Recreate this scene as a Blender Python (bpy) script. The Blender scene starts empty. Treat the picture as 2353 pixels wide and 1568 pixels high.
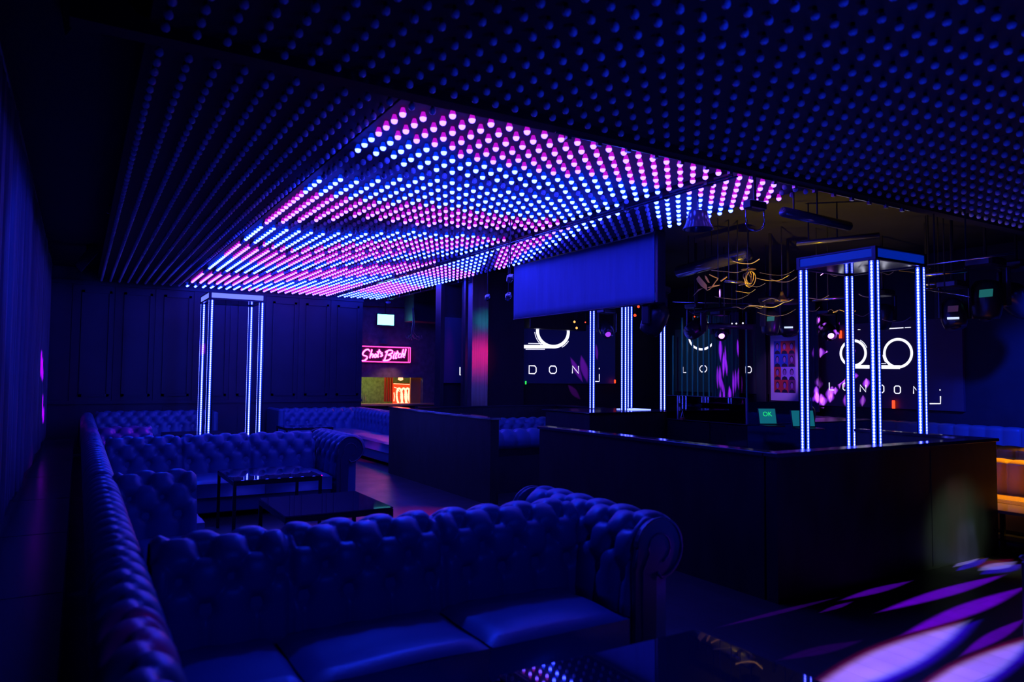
import bpy, math, random
from mathutils import Vector, Matrix
random.seed(7)
PI = math.pi
SC = bpy.context.scene
COL = SC.collection

# ------------------------------------------------------------------ camera model (survey of the photograph)
FPX, YAW, PIT, ROL, EYE = 1659.86, .5402, .0499, .0093, 1.6
def ray(px, py):
    x0, y0 = px - 1176.5, py - 784
    c, s = math.cos(ROL), math.sin(ROL)
    x = c*x0 + s*y0; y = -s*x0 + c*y0
    r, u, d = x/FPX, -y/FPX, 1.
    c, s = math.cos(PIT), math.sin(PIT)
    fw = d*c - u*s; Z = d*s + u*c
    c, s = math.cos(YAW), math.sin(YAW)
    return Vector((r*c + fw*s, -r*s + fw*c, Z))
EYEV = Vector((0, 0, EYE))
def onz(px, py, z): d = ray(px, py); return EYEV + d*((z - EYE)/d.z)
def ony(px, py, Y): d = ray(px, py); return EYEV + d*(Y/d.y)
def onx(px, py, X): d = ray(px, py); return EYEV + d*(X/d.x)
def at(px, py, t):
    d = ray(px, py); return EYEV + d*(t/(d.x*math.sin(YAW) + d.y*math.cos(YAW)))

# ------------------------------------------------------------------ materials
def newmat(n):
    m = bpy.data.materials.new(n); m.use_nodes = True
    return m, m.node_tree.nodes, m.node_tree.links
def pbr(n, col, rough=.5, metal=0, bump=0, bscale=40, var=0, vscale=6, spec=.5, coat=0, stretch=None, detail=4):
    m, N, L = newmat(n); p = N['Principled BSDF']
    p.inputs['Base Color'].default_value = (*col, 1); p.inputs['Roughness'].default_value = rough
    p.inputs['Metallic'].default_value = metal; p.inputs['Specular IOR Level'].default_value = spec
    p.inputs['Coat Weight'].default_value = coat; p.inputs['Coat Roughness'].default_value = .12
    if bump or var:
        tc = N.new('ShaderNodeTexCoord'); mp = N.new('ShaderNodeMapping'); L.new(tc.outputs['Object'], mp.inputs['Vector'])
        if stretch: mp.inputs['Scale'].default_value = stretch
    if bump:
        nz = N.new('ShaderNodeTexNoise'); nz.inputs['Scale'].default_value = bscale; nz.inputs['Detail'].default_value = detail
        b = N.new('ShaderNodeBump'); b.inputs['Strength'].default_value = bump; b.inputs['Distance'].default_value = .01
        L.new(mp.outputs[0], nz.inputs['Vector']); L.new(nz.outputs['Fac'], b.inputs['Height']); L.new(b.outputs[0], p.inputs['Normal'])
    if var:
        nz = N.new('ShaderNodeTexNoise'); nz.inputs['Scale'].default_value = vscale; nz.inputs['Detail'].default_value = 6
        r = N.new('ShaderNodeValToRGB'); r.color_ramp.elements[0].position = .3; r.color_ramp.elements[1].position = .7
        r.color_ramp.elements[0].color = (*[c*(1-var) for c in col], 1); r.color_ramp.elements[1].color = (*[min(1, c*(1+var)) for c in col], 1)
        L.new(mp.outputs[0], nz.inputs['Vector']); L.new(nz.outputs['Fac'], r.inputs[0]); L.new(r.outputs[0], p.inputs['Base Color'])
    return m
def em(n, col, s=1, sample=True, base=(.02, .02, .03)):
    m, N, L = newmat(n); p = N['Principled BSDF']
    p.inputs['Base Color'].default_value = (*base, 1); p.inputs['Roughness'].default_value = .5
    p.inputs['Emission Color'].default_value = (*col, 1); p.inputs['Emission Strength'].default_value = s
    if not sample: m.cycles.emission_sampling = 'NONE'
    return m
def wood_floor():
    m, N, L = newmat('floor_boards'); p = N['Principled BSDF']
    tc = N.new('ShaderNodeTexCoord'); mp = N.new('ShaderNodeMapping'); mp.inputs['Rotation'].default_value = (0, 0, PI/2)
    br = N.new('ShaderNodeTexBrick'); br.inputs['Scale'].default_value = 1; br.inputs['Brick Width'].default_value = 1.4; br.inputs['Row Height'].default_value = .16
    br.inputs['Mortar Size'].default_value = .003; br.inputs['Color1'].default_value = (.035, .034, .036, 1); br.inputs['Color2'].default_value = (.05, .047, .05, 1); br.inputs['Mortar'].default_value = (.01, .01, .012, 1)
    nz = N.new('ShaderNodeTexNoise'); nz.inputs['Scale'].default_value = 3; nz.inputs['Detail'].default_value = 8
    mr = N.new('ShaderNodeMapRange'); mr.inputs[3].default_value = .28; mr.inputs[4].default_value = .5
    L.new(tc.outputs['Object'], mp.inputs[0]); L.new(mp.outputs[0], br.inputs['Vector']); L.new(br.outputs['Color'], p.inputs['Base Color'])
    L.new(tc.outputs['Object'], nz.inputs['Vector']); L.new(nz.outputs['Fac'], mr.inputs[0]); L.new(mr.outputs[0], p.inputs['Roughness'])
    return m
def led_strip_mat(n, pitch, dot=(1.3, 1.45, 24), base=(.0, .05, 1.3)):
    # tape of separate diodes behind a blue lens: bright dots on a blue strip
    m, N, L = newmat(n); p = N['Principled BSDF']; p.inputs['Base Color'].default_value = (.02, .02, .05, 1)
    tc = N.new('ShaderNodeTexCoord'); sp = N.new('ShaderNodeSeparateXYZ'); L.new(tc.outputs['UV'], sp.inputs[0])
    def M(op, a, b=None):
        x = N.new('ShaderNodeMath'); x.operation = op
        for k, v in enumerate((a, b)):
            if v is None: continue
            if isinstance(v, (int, float)): x.inputs[k].default_value = v
            else: L.new(v, x.inputs[k])
        return x.outputs[0]
    fy = M('SUBTRACT', M('FRACT', M('DIVIDE', sp.outputs[1], pitch)), .5)     # along the strip, in metres
    fx = M('SUBTRACT', sp.outputs[0], .5)                                     # across, 0..1
    r = M('SQRT', M('ADD', M('POWER', M('MULTIPLY', fy, 1.9), 2), M('POWER', M('MULTIPLY', fx, 3.2), 2)))
    k = N.new('ShaderNodeMapRange'); k.interpolation_type = 'SMOOTHSTEP'; k.inputs[1].default_value = .55; k.inputs[2].default_value = 1.15; k.inputs[3].default_value = 1; k.inputs[4].default_value = 0
    L.new(r, k.inputs[0])
    mx = N.new('ShaderNodeMix'); mx.data_type = 'RGBA'; mx.clamp_result = False; L.new(k.outputs[0], mx.inputs[0]); mx.inputs[6].default_value = (*base, 1); mx.inputs[7].default_value = (*dot, 1)
    L.new(mx.outputs[2], p.inputs['Emission Color']); p.inputs['Emission Strength'].default_value = 1
    return m
M_ = {}
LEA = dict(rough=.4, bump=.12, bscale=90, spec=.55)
M_['leather'] = pbr('blue_tinted_leather', (.05, .14, .27), **LEA)  # black leather; the blue light is tinted into its base colour
M_['leather_shaded'] = pbr('shaded_arm_leather', (.015, .04, .09), **LEA)  # same leather darkened, shade on the arm fronts put into colour
M_['leather_tan'] = pbr('tan_leather', (.6, .3, .012), rough=.4, bump=.1, bscale=80)
M_['leather_pale'] = pbr('pale_banquette_leather', (.16, .16, .2), rough=.42, bump=.1, bscale=80)
M_['piping'] = pbr('leather_piping', (.12, .12, .17), rough=.3)
M_['stud'] = pbr('nailhead_metal', (.6, .55, .6), rough=.25, metal=1)
M_['panelwall'] = pbr('navy_panelling_paint', (.02, .024, .04), rough=.5, var=.15, vscale=2, bump=.05, bscale=30)
M_['blackwall'] = pbr('black_matt_paint', (.02, .02, .024), rough=.7, var=.2, vscale=3)
M_['signwall'] = pbr('plaster_dark', (.14, .12, .13), rough=.7, bump=.25, bscale=30, var=.3, vscale=8)
M_['ceil'] = pbr('black_ceiling', (.005, .005, .006), rough=.8, var=.3, vscale=2)
M_['board_dark'] = pbr('shaded_bulb_board', (.006, .005, .008), rough=.8, var=.25, vscale=4)  # same board darkened: shade away from glowing bulbs put into colour
M_['board'] = pbr('bulb_board', (.03, .024, .03), rough=.7, var=.25, vscale=4)
M_['gloss'] = pbr('black_gloss_laminate', (.012, .012, .016), rough=.08, spec=.6)
M_['barrier'] = pbr('black_barrier_paint', (.011, .013, .011), rough=.5, bump=.3, bscale=5, var=.6, vscale=7, stretch=(1, 1, .35), detail=8)
M_['cap'] = pbr('black_gloss_cap', (.03, .03, .04), rough=.12, spec=.7)
M_['metal_black'] = pbr('black_steel', (.02, .02, .024), rough=.35, metal=.3)
M_['table_top'] = pbr('black_mirror_glass', (.008, .02, .05), rough=.025, spec=.9)  # the blue ceiling's reflection is tinted into this base colour
M_['alu'] = pbr('aluminium_channel', (.25, .27, .33), rough=.35, metal=.7)
M_['chrome'] = pbr('chrome_tube', (.7, .7, .75), rough=.2, metal=1)
M_['brushed'] = pbr('brushed_steel', (.34, .30, .28), rough=.33, metal=1, bump=.25, bscale=30, stretch=(14, 14, .25), var=.2)
M_['curtain'] = pbr('velvet_curtain', (.07, .07, .11), rough=.75, var=.25, vscale=5, stretch=(4, 4, .3))
M_['canvas'] = pbr('projection_canvas', (.11, .2, .34), rough=.9, var=.1, vscale=3, stretch=(3, 3, .4))
M_['plastic'] = pbr('black_plastic', (.02, .02, .025), rough=.3, spec=.5)
M_['ledge'] = pbr('ledge_laminate', (.06, .06, .075), rough=.22, var=.2)
M_['gold'] = pbr('gold_fabric', (.85, .5, .08), rough=.5, bump=.3, bscale=30)
M_['brass'] = pbr('brass_metal', (.9, .6, .15), rough=.25, metal=.8)
M_['cable'] = pbr('cream_cable', (.75, .55, .12), rough=.5)
M_['cable_dark'] = pbr('dark_cable', (.12, .1, .12), rough=.5)
M_['slat'] = pbr('teal_slat', (.12, .3, .4), rough=.4)
M_['green'] = pbr('green_bar_wall', (.16, .22, .09), rough=.6, var=.35, vscale=14, bump=.2, bscale=50)
M_['floor'] = wood_floor()
M_['bulb_off'] = pbr('unlit_bulb_plastic', (.6, .62, .75), rough=.3)
M_['socket'] = pbr('bulb_socket', (.02, .02, .025), rough=.5)
M_['blue_dome'] = em('blue_lit_dome', (.92, 1.5, 52), 1)
M_['blue_neck'] = em('blue_lit_neck', (0, .035, 1.1), 1, False)
M_['pink_dome'] = em('pink_lit_dome', (1.5, .72, 15), 1)
M_['pink_neck'] = em('pink_lit_neck', (.6, .008, .75), 1, False)
M_['strip'] = led_strip_mat('led_tape', .03)
M_['strip_l'] = led_strip_mat('led_tape_wide', .036)
M_['fascia'] = em('blue_lit_fascia', (.25, .32, 2.2), .9)
M_['fascia_dim'] = em('blue_dim_fascia', (.0, .015, .36), 1)
M_['white_em'] = em('led_white_graphic', (1.1, 1.1, 1.4), 1.2)
M_['screen_blue'] = em('led_screen_blue', (.0, .0006, .028), 1, False, (.06, .06, .08))
M_['screen_dark'] = em('led_screen_dark', (.001, .0, .003), 1, False, (.06, .06, .07))
M_['exit'] = em('exit_sign_face', (.85, 7, 7.5), 1)
M_['neon_pink'] = em('pink_neon_tube', (20, .8, 8), 1)
M_['neon_frame'] = em('pink_neon_frame', (2.6, .12, .9), 1)
M_['neon_orange'] = em('orange_neon_tube', (16, 1.2, .7), 1)
M_['neon_red'] = em('red_neon_panel', (1.6, .06, .0), 1)
M_['red_dot'] = em('red_indicator', (3, .12, .02), 1)
M_['green_dot'] = em('green_indicator', (.05, 1.2, .15), 1)
M_['amber_dot'] = em('amber_indicator', (2, .8, .15), 1)
M_['white_dot'] = em('white_indicator', (1, 1, 1.2), 1)
M_['teal_scr'] = em('teal_laptop_screen', (.004, .13, .17), 1)
M_['teal_dim'] = em('teal_display', (.01, .12, .11), 1)
M_['green_txt'] = em('green_screen_text', (.02, .9, .2), 1)
M_['lens'] = em('violet_lens', (3.0, 1.0, 5), 1)
M_['lens_dim'] = em('dim_violet_lens', (.5, .06, 1.2), 1)
M_['sticker'] = pbr('amber_sticker', (.8, .5, .12), rough=.6)
M_['display'] = em('white_display_bar', (.75, .9, 1.3), 1)
M_['podium_glow'] = em('podium_reflection_glow', (.6, .8, 5), 1)
def glass():
    m, N, L = newmat('booth_glass'); N.remove(N['Principled BSDF']); out = N['Material Output']
    t = N.new('ShaderNodeBsdfTransparent'); g = N.new('ShaderNodeBsdfGlossy'); g.inputs['Roughness'].default_value = .02; t.inputs[0].default_value = (.86, .88, .95, 1)
    f = N.new('ShaderNodeFresnel'); f.inputs[0].default_value = 1.6; mx = N.new('ShaderNodeMixShader')
    L.new(f.outputs[0], mx.inputs[0]); L.new(t.outputs[0], mx.inputs[1]); L.new(g.outputs[0], mx.inputs[2]); L.new(mx.outputs[0], out.inputs[0])
    return m
M_['glass'] = glass()

# ------------------------------------------------------------------ mesh helpers
class MB:
    def __init__(s): s.v = []; s.f = []; s.m = []; s.uv = None
    def add(s, V, F, mi=0, T=None):
        n = len(s.v)
        s.v += [tuple(T @ Vector(p)) if T else tuple(p) for p in V]
        s.f += [tuple(n + i for i in f) for f in F]; s.m += [mi]*len(F); return s
    def box(s, x0, y0, z0, x1, y1, z1, mi=0, T=None):
        V = [(x0,y0,z0),(x1,y0,z0),(x1,y1,z0),(x0,y1,z0),(x0,y0,z1),(x1,y0,z1),(x1,y1,z1),(x0,y1,z1)]
        return s.add(V, [(3,2,1,0),(4,5,6,7),(0,1,5,4),(1,2,6,5),(2,3,7,6),(3,0,4,7)], mi, T)
    def bbox(s, x0, y0, z0, x1, y1, z1, b=.01, mi=0, T=None):   # box with softened edges
        V = []; 
        for z, i in ((z0, b), (z0+b, 0), (z1-b, 0), (z1, b)):
            for x, y in ((x0+i+b, y0+i),(x1-i-b, y0+i),(x1-i, y0+i+b),(x1-i, y1-i-b),(x1-i-b, y1-i),(x0+i+b, y1-i),(x0+i, y1-i-b),(x0+i, y0+i+b)): V.append((x, y, z))
        F = [tuple(reversed(range(8))), tuple(range(24, 32))]
        for k in range(3):
            for j in range(8): F.append((k*8+j, k*8+(j+1) % 8, (k+1)*8+(j+1) % 8, (k+1)*8+j))
        return s.add(V, F, mi, T)
    def tube(s, pts, r, seg=8, mi=0, closed=False, T=None):
        pts = [Vector(p) for p in pts]; n = len(pts); V = []; F = []
        up = Vector((0, 0, 1))
        for i, p in enumerate(pts):
            a = pts[(i-1) % n] if (closed or i) else p; b = pts[(i+1) % n] if (closed or i < n-1) else p
            d = (b-a).normalized() if (b-a).length else Vector((1, 0, 0))
            u = d.cross(up)
            if u.length < .05: u = d.cross(Vector((0, 1, 0)))
            u.normalize(); w = u.cross(d).normalized()
            rr = r[i] if isinstance(r, (list, tuple)) else r
            for k in range(seg):
                t = 2*PI*k/seg; V.append(p + u*(rr*math.cos(t)) + w*(rr*math.sin(t)))
        for i in range(n if closed else n-1):
            for k in range(seg):
                j = (i+1) % n; F.append((i*seg+k, i*seg+(k+1) % seg, j*seg+(k+1) % seg, j*seg+k))
        if not closed: F += [tuple(reversed(range(seg))), tuple(range((n-1)*seg, n*seg))]
        return s.add(V, F, mi, T)
    def lathe(s, prof, seg=16, mi=0, T=None, cap=True):
        V = []; F = []
        for r, z in prof:
            for k in range(seg): t = 2*PI*k/seg; V.append((r*math.cos(t), r*math.sin(t), z))
        for i in range(len(prof)-1):
            for k in range(seg): F.append((i*seg+k, i*seg+(k+1) % seg, (i+1)*seg+(k+1) % seg, (i+1)*seg+k))
        if cap: F += [tuple(reversed(range(seg))), tuple(range((len(prof)-1)*seg, len(prof)*seg))]
        return s.add(V, F, mi, T)
    def prism(s, poly, d, mi=0, T=None):      # poly: list of 3d points, extruded by vector d
        n = len(poly); P = [Vector(p) for p in poly]; d = Vector(d)
        return s.add(P + [p+d for p in P], [tuple(range(n)), tuple(reversed(range(n, 2*n)))] + [(i, i+n, (i+1) % n + n, (i+1) % n) for i in range(n)], mi, T)
    def grid(s, fn, nu, nv, mi=0, T=None):
        V = [fn(i/nu, j/nv) for j in range(nv+1) for i in range(nu+1)]
        F = [(j*(nu+1)+i, j*(nu+1)+i+1, (j+1)*(nu+1)+i+1, (j+1)*(nu+1)+i) for j in range(nv) for i in range(nu)]
        return s.add(V, F, mi, T)
def wloc(o):
    v = Vector((0, 0, 0))
    while o: v += Vector(o.location); o = o.parent
    return v
def mesh_of(name, mb, mats, off=None, smooth=False):
    me = bpy.data.meshes.new(name)
    V = mb.v if off is None else [(x-off[0], y-off[1], z-off[2]) for x, y, z in mb.v]
    me.from_pydata(V, [], mb.f)
    for m in (mats if isinstance(mats, (list, tuple)) else [mats]): me.materials.append(M_[m] if isinstance(m, str) else m)
    if any(mb.m): me.polygons.foreach_set('material_index', mb.m)
    if smooth: me.polygons.foreach_set('use_smooth', [True]*len(me.polygons))
    me.update(); return me
def obj(name, mb, mats, parent=None, smooth=False, local=False, bev=0, loc=None):
    off = None
    if parent is not None and not local: off = wloc(parent)
    if loc is not None: off = loc if not local else None
    o = bpy.data.objects.new(name, mesh_of(name, mb, mats, off, smooth)); COL.objects.link(o)
    if parent is not None: o.parent = parent
    if loc is not None: o.location = loc
    if bev:
        b = o.modifiers.new('b', 'BEVEL'); b.width = bev; b.segments = 2; b.limit_method = 'ANGLE'
    if smooth == 'auto':
        pass
    return o
def thing(name, label, cat, loc=(0, 0, 0), group=None, rz=0):
    o = bpy.data.objects.new(name, None); COL.objects.link(o); o.empty_display_size = .1
    o.location = loc; o.rotation_euler = (0, 0, rz); o['label'] = label; o['category'] = cat
    if group: o['group'] = group
    return o
def tag(o, label, cat, group=None, kind=None):
    o['label'] = label; o['category'] = cat
    if group: o['group'] = group
    if kind: o['kind'] = kind
    return o
def struct(name, mb, mats, label=None, **k):
    o = obj(name, mb, mats, **k); o['kind'] = 'structure'
    if label: o['label'] = label
    return o
def dup(root, loc, rz=0, label=None):
    r = root.copy(); COL.objects.link(r); r.location = loc; r.rotation_euler = (0, 0, rz)
    if label: r['label'] = label
    for ch in list(root.children):
        c = ch.copy(); COL.objects.link(c); c.parent = r
        for g in list(ch.children):
            d = g.copy(); COL.objects.link(d); d.parent = c
    return r

# ------------------------------------------------------------------ the room
XL, YB, ZC = -.5, 16.8, 3.72
struct('floor', MB().box(-.7, -4, -.1, 16, 22, 0), 'floor')
struct('ceiling', MB().box(-.7, -4, ZC, 16, 22, ZC+.1), 'ceil')
struct('wall_left', MB().box(-.75, -4, 0, -.62, 22, ZC), 'blackwall')
# back wall with raised picture-frame panelling
b = MB().box(-.62, YB, 0, 5.86, YB+.15, ZC)
for k in range(8):
    x0 = .02 + k*.745; x1 = x0 + .53
    for a0, a1, c0, c1 in ((x0, x1, 3.22, 3.27), (x0, x1, 1.13, 1.18), (x0, x0+.05, 1.13, 3.27), (x1-.05, x1, 1.13, 3.27)):
        b.box(a0, YB-.03, c0, a1, YB, c1)
    b.box(x0-.16, YB-.018, 1.0, x0-.055, YB, 3.40)
    b.box(x0+.04, YB-.012, .15, x1-.04, YB, .92)
b.box(-.62, YB-.045, .98, 5.86, YB, 1.04).box(-.62, YB-.05, 3.38, 5.86, YB, 3.46)
struct('wall_back', b, 'panelwall')
struct('baseboard_back', MB().box(-.62, YB-.03, 0, 5.86, YB, .12), 'panelwall')
# far wall pieces on the bar side
struct('wall_bar', MB().box(5.86, 17.5, 1.56, 9.2, 17.65, ZC).box(5.86, 17.5, 0, 9.2, 17.65, .88).box(7.78, 17.5, .88, 9.2, 17.65, 1.56), 'signwall')
struct('wall_bar_recess', MB().box(5.86, 19.6, 0, 9.2, 19.7, 2.4).box(5.80, 17.65, 0, 5.86, 19.6, 2.4).box(5.86, 17.65, 2.3, 9.2, 19.6, 2.4).box(5.86, 17.65, .7, 9.2, 19.6, .8), 'green')
struct('wall_bar_side', MB().box(5.86, YB+.15, 0, 5.9, 17.5, ZC), 'blackwall')
struct('wall_far', MB().box(6.2, 13.05, 0, 12.2, 13.2, ZC), 'blackwall')
struct('wall_right', MB().box(12.1, -4, 0, 12.25, 13.05, ZC), 'blackwall')
struct('trim_1', MB().box(6.12, 12.95, 0, 6.2, 13.2, ZC), 'metal_black')
# raised ledge along the left wall
b = MB().bbox(-.6, -2, .0, -.02, 16.7, .3, .012)
for y in (3.2, 5.1, 7.0, 8.9, 10.8, 12.7): b.box(-.6, y, .3, -.04, y+.012, .302)
struct('trim_2', b, 'ledge')
b = MB().box(-.6, -2, .3, -.52, 16.7, .42)
struct('baseboard_left', b, 'panelwall')

# ------------------------------------------------------------------ left curtain
def drape(x, y0, y1, z0, z1, pitch=.11, amp=.035, axis='y', n=None):
    n = n or int(abs(y1-y0)/pitch*8); b = MB()
    def fn(u, v):
        y = y0 + (y1-y0)*u; z = z0 + (z1-z0)*v
        w = math.sin(2*PI*y/pitch + 1.3*math.sin(y*2.1)) * amp * (1+.25*math.sin(3*y)) * (1 - .25*v)
        w += .012*math.sin(2*PI*y/pitch*2.7+1)
        return (x + w, y, z) if axis == 'y' else (y, x + w, z)
    b.grid(fn, n, 6)
    return b
t = thing('curtain', 'dark pleated full height curtain hanging along the left wall', 'curtain', (-.52, 8, .45))
obj('fabric', drape(-.53, 3.0, 16.5, .44, 3.66, .17, .055), 'curtain', t, smooth=True)
obj('rail', MB().tube([(-.5, 2.9, 3.68), (-.5, 16.6, 3.68)], .015), 'metal_black', t)

# ------------------------------------------------------------------ bulb ceiling
PX = .157; ZB = 3.459
def bulb_prof(k):
    if k == 'U': return [(.010, .046), (.012, .026)], [(.012, .026), (.021, .016), (.0245, .003), (.0225, -.011), (.015, -.020), (.0045, -.0245)]
    return [(.013, .046), (.017, .032), (.0225, .016), (.0255, .003)], [(.0255, .003), (.0232, -.011), (.0156, -.0205), (.005, -.025)]
def bulb_mesh(kind, seg=10):
    b = MB(); n, d = bulb_prof(kind); b.lathe(n, seg, 0, cap=False); b.lathe(d, seg, 1, cap=False); k = len(b.v)
    b.f.append(tuple(range(k-seg, k))[::-1]); b.m.append(1)
    return b
KM = {'U': ['socket', 'bulb_off'], 'B': ['blue_neck', 'blue_dome'], 'P': ['pink_neck', 'pink_dome']}
BULB = {k: mesh_of('bulb', bulb_mesh(k), KM[k], None, True) for k in 'UBP'}
SL = 'PBUBPUBPUPBUPUBP'
TAB = [(1.9, [5.21,5.72,6.75,7.29,9.21,9.21,10.44,10.44,10.7,12.0,13.66,14.25,15.83,16.35,16.7,16.71]),
       (2.72, [5.38,5.94,6.13,7.30,8.20,9.28,10.84,11.12,11.35,12.82,13.73,14.3,15.76,16.0,16.7,16.71]),
       (3.7, [5.4,5.98,6.12,7.2,8.1,8.5,9.3,10.2,10.35,11.5,12.1,12.5,14.2,14.4,16.0,16.71]),
       (4.9, [5.23,5.70,5.86,7.11,7.61,8.29,8.29,8.87,8.87,8.87,9.69,10.59,12.31,12.5,14.13,16.71])]
SD = 'PBUBPUBPBPB'
TABD = [(5.1, [5.22,5.76,5.99,7.04,8.84,8.84,10.95,12.34,13.55,15.59,16.71]), (6.1, [5.5,6.57,9.91,10.45,10.77,11.45,11.45,12.27,13.73,15.41,16.71])]
def state(x, y, S, T):
    for (xa, A), (xb, Bq) in zip(T, T[1:]):
        if x <= xb or (xb, Bq) == T[-1]:
            k = min(1, max(0, (x-xa)/(xb-xa))); break
    for s, a, c in zip(S, A, Bq):
        if y < a + (c-a)*k: return s
    return S[-1]
def bulb_panel(label, xs, ys, fn, bm='board'):
    x0, x1 = min(xs)-.075, max(xs)+.075; y0, y1 = min(ys)-.08, max(ys)+.08
    t = thing('bulb_ceiling_panel', label, 'light panel', ((x0+x1)/2, (y0+y1)/2, 3.505), 'ceiling panels studded with round bulbs')
    obj('board', MB().bbox(x0, y0, 3.503, x1, y1, 3.55, .004), bm, t)
    for y in (y0+.5*(y1-y0),):
        obj('hanger', MB().box((x0+x1)/2-.02, y-.02, 3.55, (x0+x1)/2+.02, y+.02, ZC), 'metal_black', t)
    P = []
    for y in ys:
        for x in xs:
            f = x*math.sin(YAW) + y*math.cos(YAW); r = x*math.cos(YAW) - y*math.sin(YAW)
            if f <= .3: continue
            u = 1176.5 + FPX*r/f; vv = 870 - FPX*1.86/f
            if u < -60 or u > 2420 or vv < -60: continue
            P.append((f, x, y, fn(x, y)))
    P.sort()
    w = wloc(t)
    for f, x, y, s in P[:100]:
        o = bpy.data.objects.new('bulb', BULB[s]); COL.objects.link(o); o.parent = t; o.location = Vector((x, y, ZB)) - w
    if P[100:]:
        b = MB(); order = {'U': 0, 'B': 1, 'P': 3}
        for f, x, y, s in P[100:]:
            q = bulb_mesh(s, 8 if f < 9 else 6); n = len(b.v)
            b.v += [(a+x, c+y, e+ZB) for a, c, e in q.v]; b.f += [tuple(i+n for i in g) for g in q.f]
            b.m += [(5 if mm == 0 else 0) if s == 'U' else order[s]+mm for mm in q.m]
        o = obj('bulb', b, ['bulb_off', 'blue_neck', 'blue_dome', 'pink_neck', 'pink_dome', 'socket'], t, smooth=True); o['kind'] = 'stuff'
    return t
U = lambda x, y: 'U'
xA = [.34 + PX*i for i in range(-1, 75)]; yA = [4.22 - .16*j for j in range(24)]
xB = [.34 + PX*i for i in range(10)]; xC = [1.915 + PX*i for i in range(20)]; xD = [5.17 + PX*i for i in range(7)]
yF = [4.57 + .1597*j for j in range(76)]
fC = lambda x, y: 'U' if (y < 4.6 and x < 2.15) else state(x, y, SL, TAB)
fD = lambda x, y: 'U' if (x > 5.7 and y < 4.6) or (x > 5.95 and y < 4.75) else state(x, y, SD, TABD)
bulb_panel('unlit bulb panel nearest the viewer, spanning the top of the picture', xA[1:38], yA, U, 'board_dark')
bulb_panel('unlit bulb panel at the far upper right of the ceiling', xA[38:], yA, U, 'board_dark')
bulb_panel('unlit narrow bulb panel running along the left side of the ceiling', xB, yF, U, 'board_dark')
bulb_panel('glowing bulb panel with a pink front edge, nearest of the lit main panels', xC, [y for y in yF if y < 8.4], fC)
bulb_panel('glowing blue and magenta bulb panel in the middle of the lit main ceiling', xC, [y for y in yF if 8.4 < y < 12.35], fC)
bulb_panel('glowing bulb panel above the left light tower, farthest of the main panels', xC, [y for y in yF if y > 12.35], fC)
bulb_panel('glowing right edge bulb strip above the hanging blue screen', xD, [y for y in yF if y < 12.35], fD)
bulb_panel('glowing bulb strip at the far right edge near the exit light', xD, [y for y in yF if y > 12.35], fD)
# beams and rails between the panels
t = thing('ceiling_beam', 'black cross beam between the unlit front panel and the glowing panels', 'beam', (5, 4.4, 3.5))
obj('beam', MB().box(-.1, 4.33, 3.45, 11.6, 4.46, 3.72), 'ceil', t)
b = MB().tube([(3.0, 4.40, 3.435), (7.6, 4.40, 3.435)], .012, 6)
for k in range(16): b.box(3.1+k*.29, 4.385, 3.40, 3.14+k*.29, 4.415, 3.45)
obj('cable_clip_rail', b, 'chrome', t)
for nm, x, y0, y1, lb in (('ceiling_rail', 5.035, 4.5, 16.6, 'metal rail running between the wide lit panel and the right lit strip'), ('ceiling_rail', 6.32, 12.2, 16.5, 'slim rail reflecting pink light beside the farthest lit strip')):
    t = thing(nm, lb, 'rail', (x, (y0+y1)/2, 3.43))
    b = MB().tube([(x-.03, y0, 3.435), (x-.03, y1, 3.435)], .011, 6).tube([(x+.03, y0, 3.435), (x+.03, y1, 3.435)], .009, 6)
    obj('tube', b, 'chrome', t)
    for k in range(int((y1-y0)/.6)): b = MB(); b.box(x-.045, y0+.3+k*.6, 3.42, x+.045, y0+.34+k*.6, ZC if k % 3 == 0 else 3.5); obj('bracket', b, 'metal_black', t)

# ------------------------------------------------------------------ chesterfield upholstery
PROF = [(0, .36), (.012, .45), (.022, .55), (.03, .64), (.042, .72), (.075, .79), (.13, .835), (.19, .85), (.26, .84), (.32, .80), (.35, .735), (.345, .67), (.31, .615), (.265, .60)]
def resample(P, n):
    L = [0]
    for a, c in zip(P, P[1:]): L.append(L[-1] + math.hypot(c[0]-a[0], c[1]-a[1]))
    out = []
    for i in range(n+1):
        s = L[-1]*i/n; k = max(j for j in range(len(L)-1) if L[j] <= s + 1e-9); f = (s-L[k])/(L[k+1]-L[k])
        out.append((P[k][0]+(P[k+1][0]-P[k][0])*f, P[k][1]+(P[k+1][1]-P[k][1])*f))
    return out, L[-1]
def smoothp(P):
    for _ in range(3): P = [P[0]] + [((a[0]+2*c[0]+d[0])/4, (a[1]+2*c[1]+d[1])/4) for a, c, d in zip(P, P[1:], P[2:])] + [P[-1]]
    return P
A_ = .215; B_ = .13
def puff(u, v, vlow, vtop):
    p = u/A_
    q = (v-vlow)/B_; qt = round((vtop-vlow)/B_)
    if q < 0: f = abs(math.sin(PI*p))**.6; dq = 0
    elif q > qt: f = abs(math.sin(PI*(p - qt/2)))**.6
    else: f = (abs(math.sin(PI*(p+q/2)))*abs(math.sin(PI*(p-q/2))))**.26
    dim = 0
    qq = min(max(round(q), 0), qt)
    for r in (qq-1, qq, qq+1):
        if 0 <= r <= qt:
            pp = p - r/2; du = (pp-round(pp))*A_; dv = (q-r)*B_
            dim += math.exp(-(du*du+dv*dv)/(2*.027**2))
    return f, min(dim, 1.2)
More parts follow.
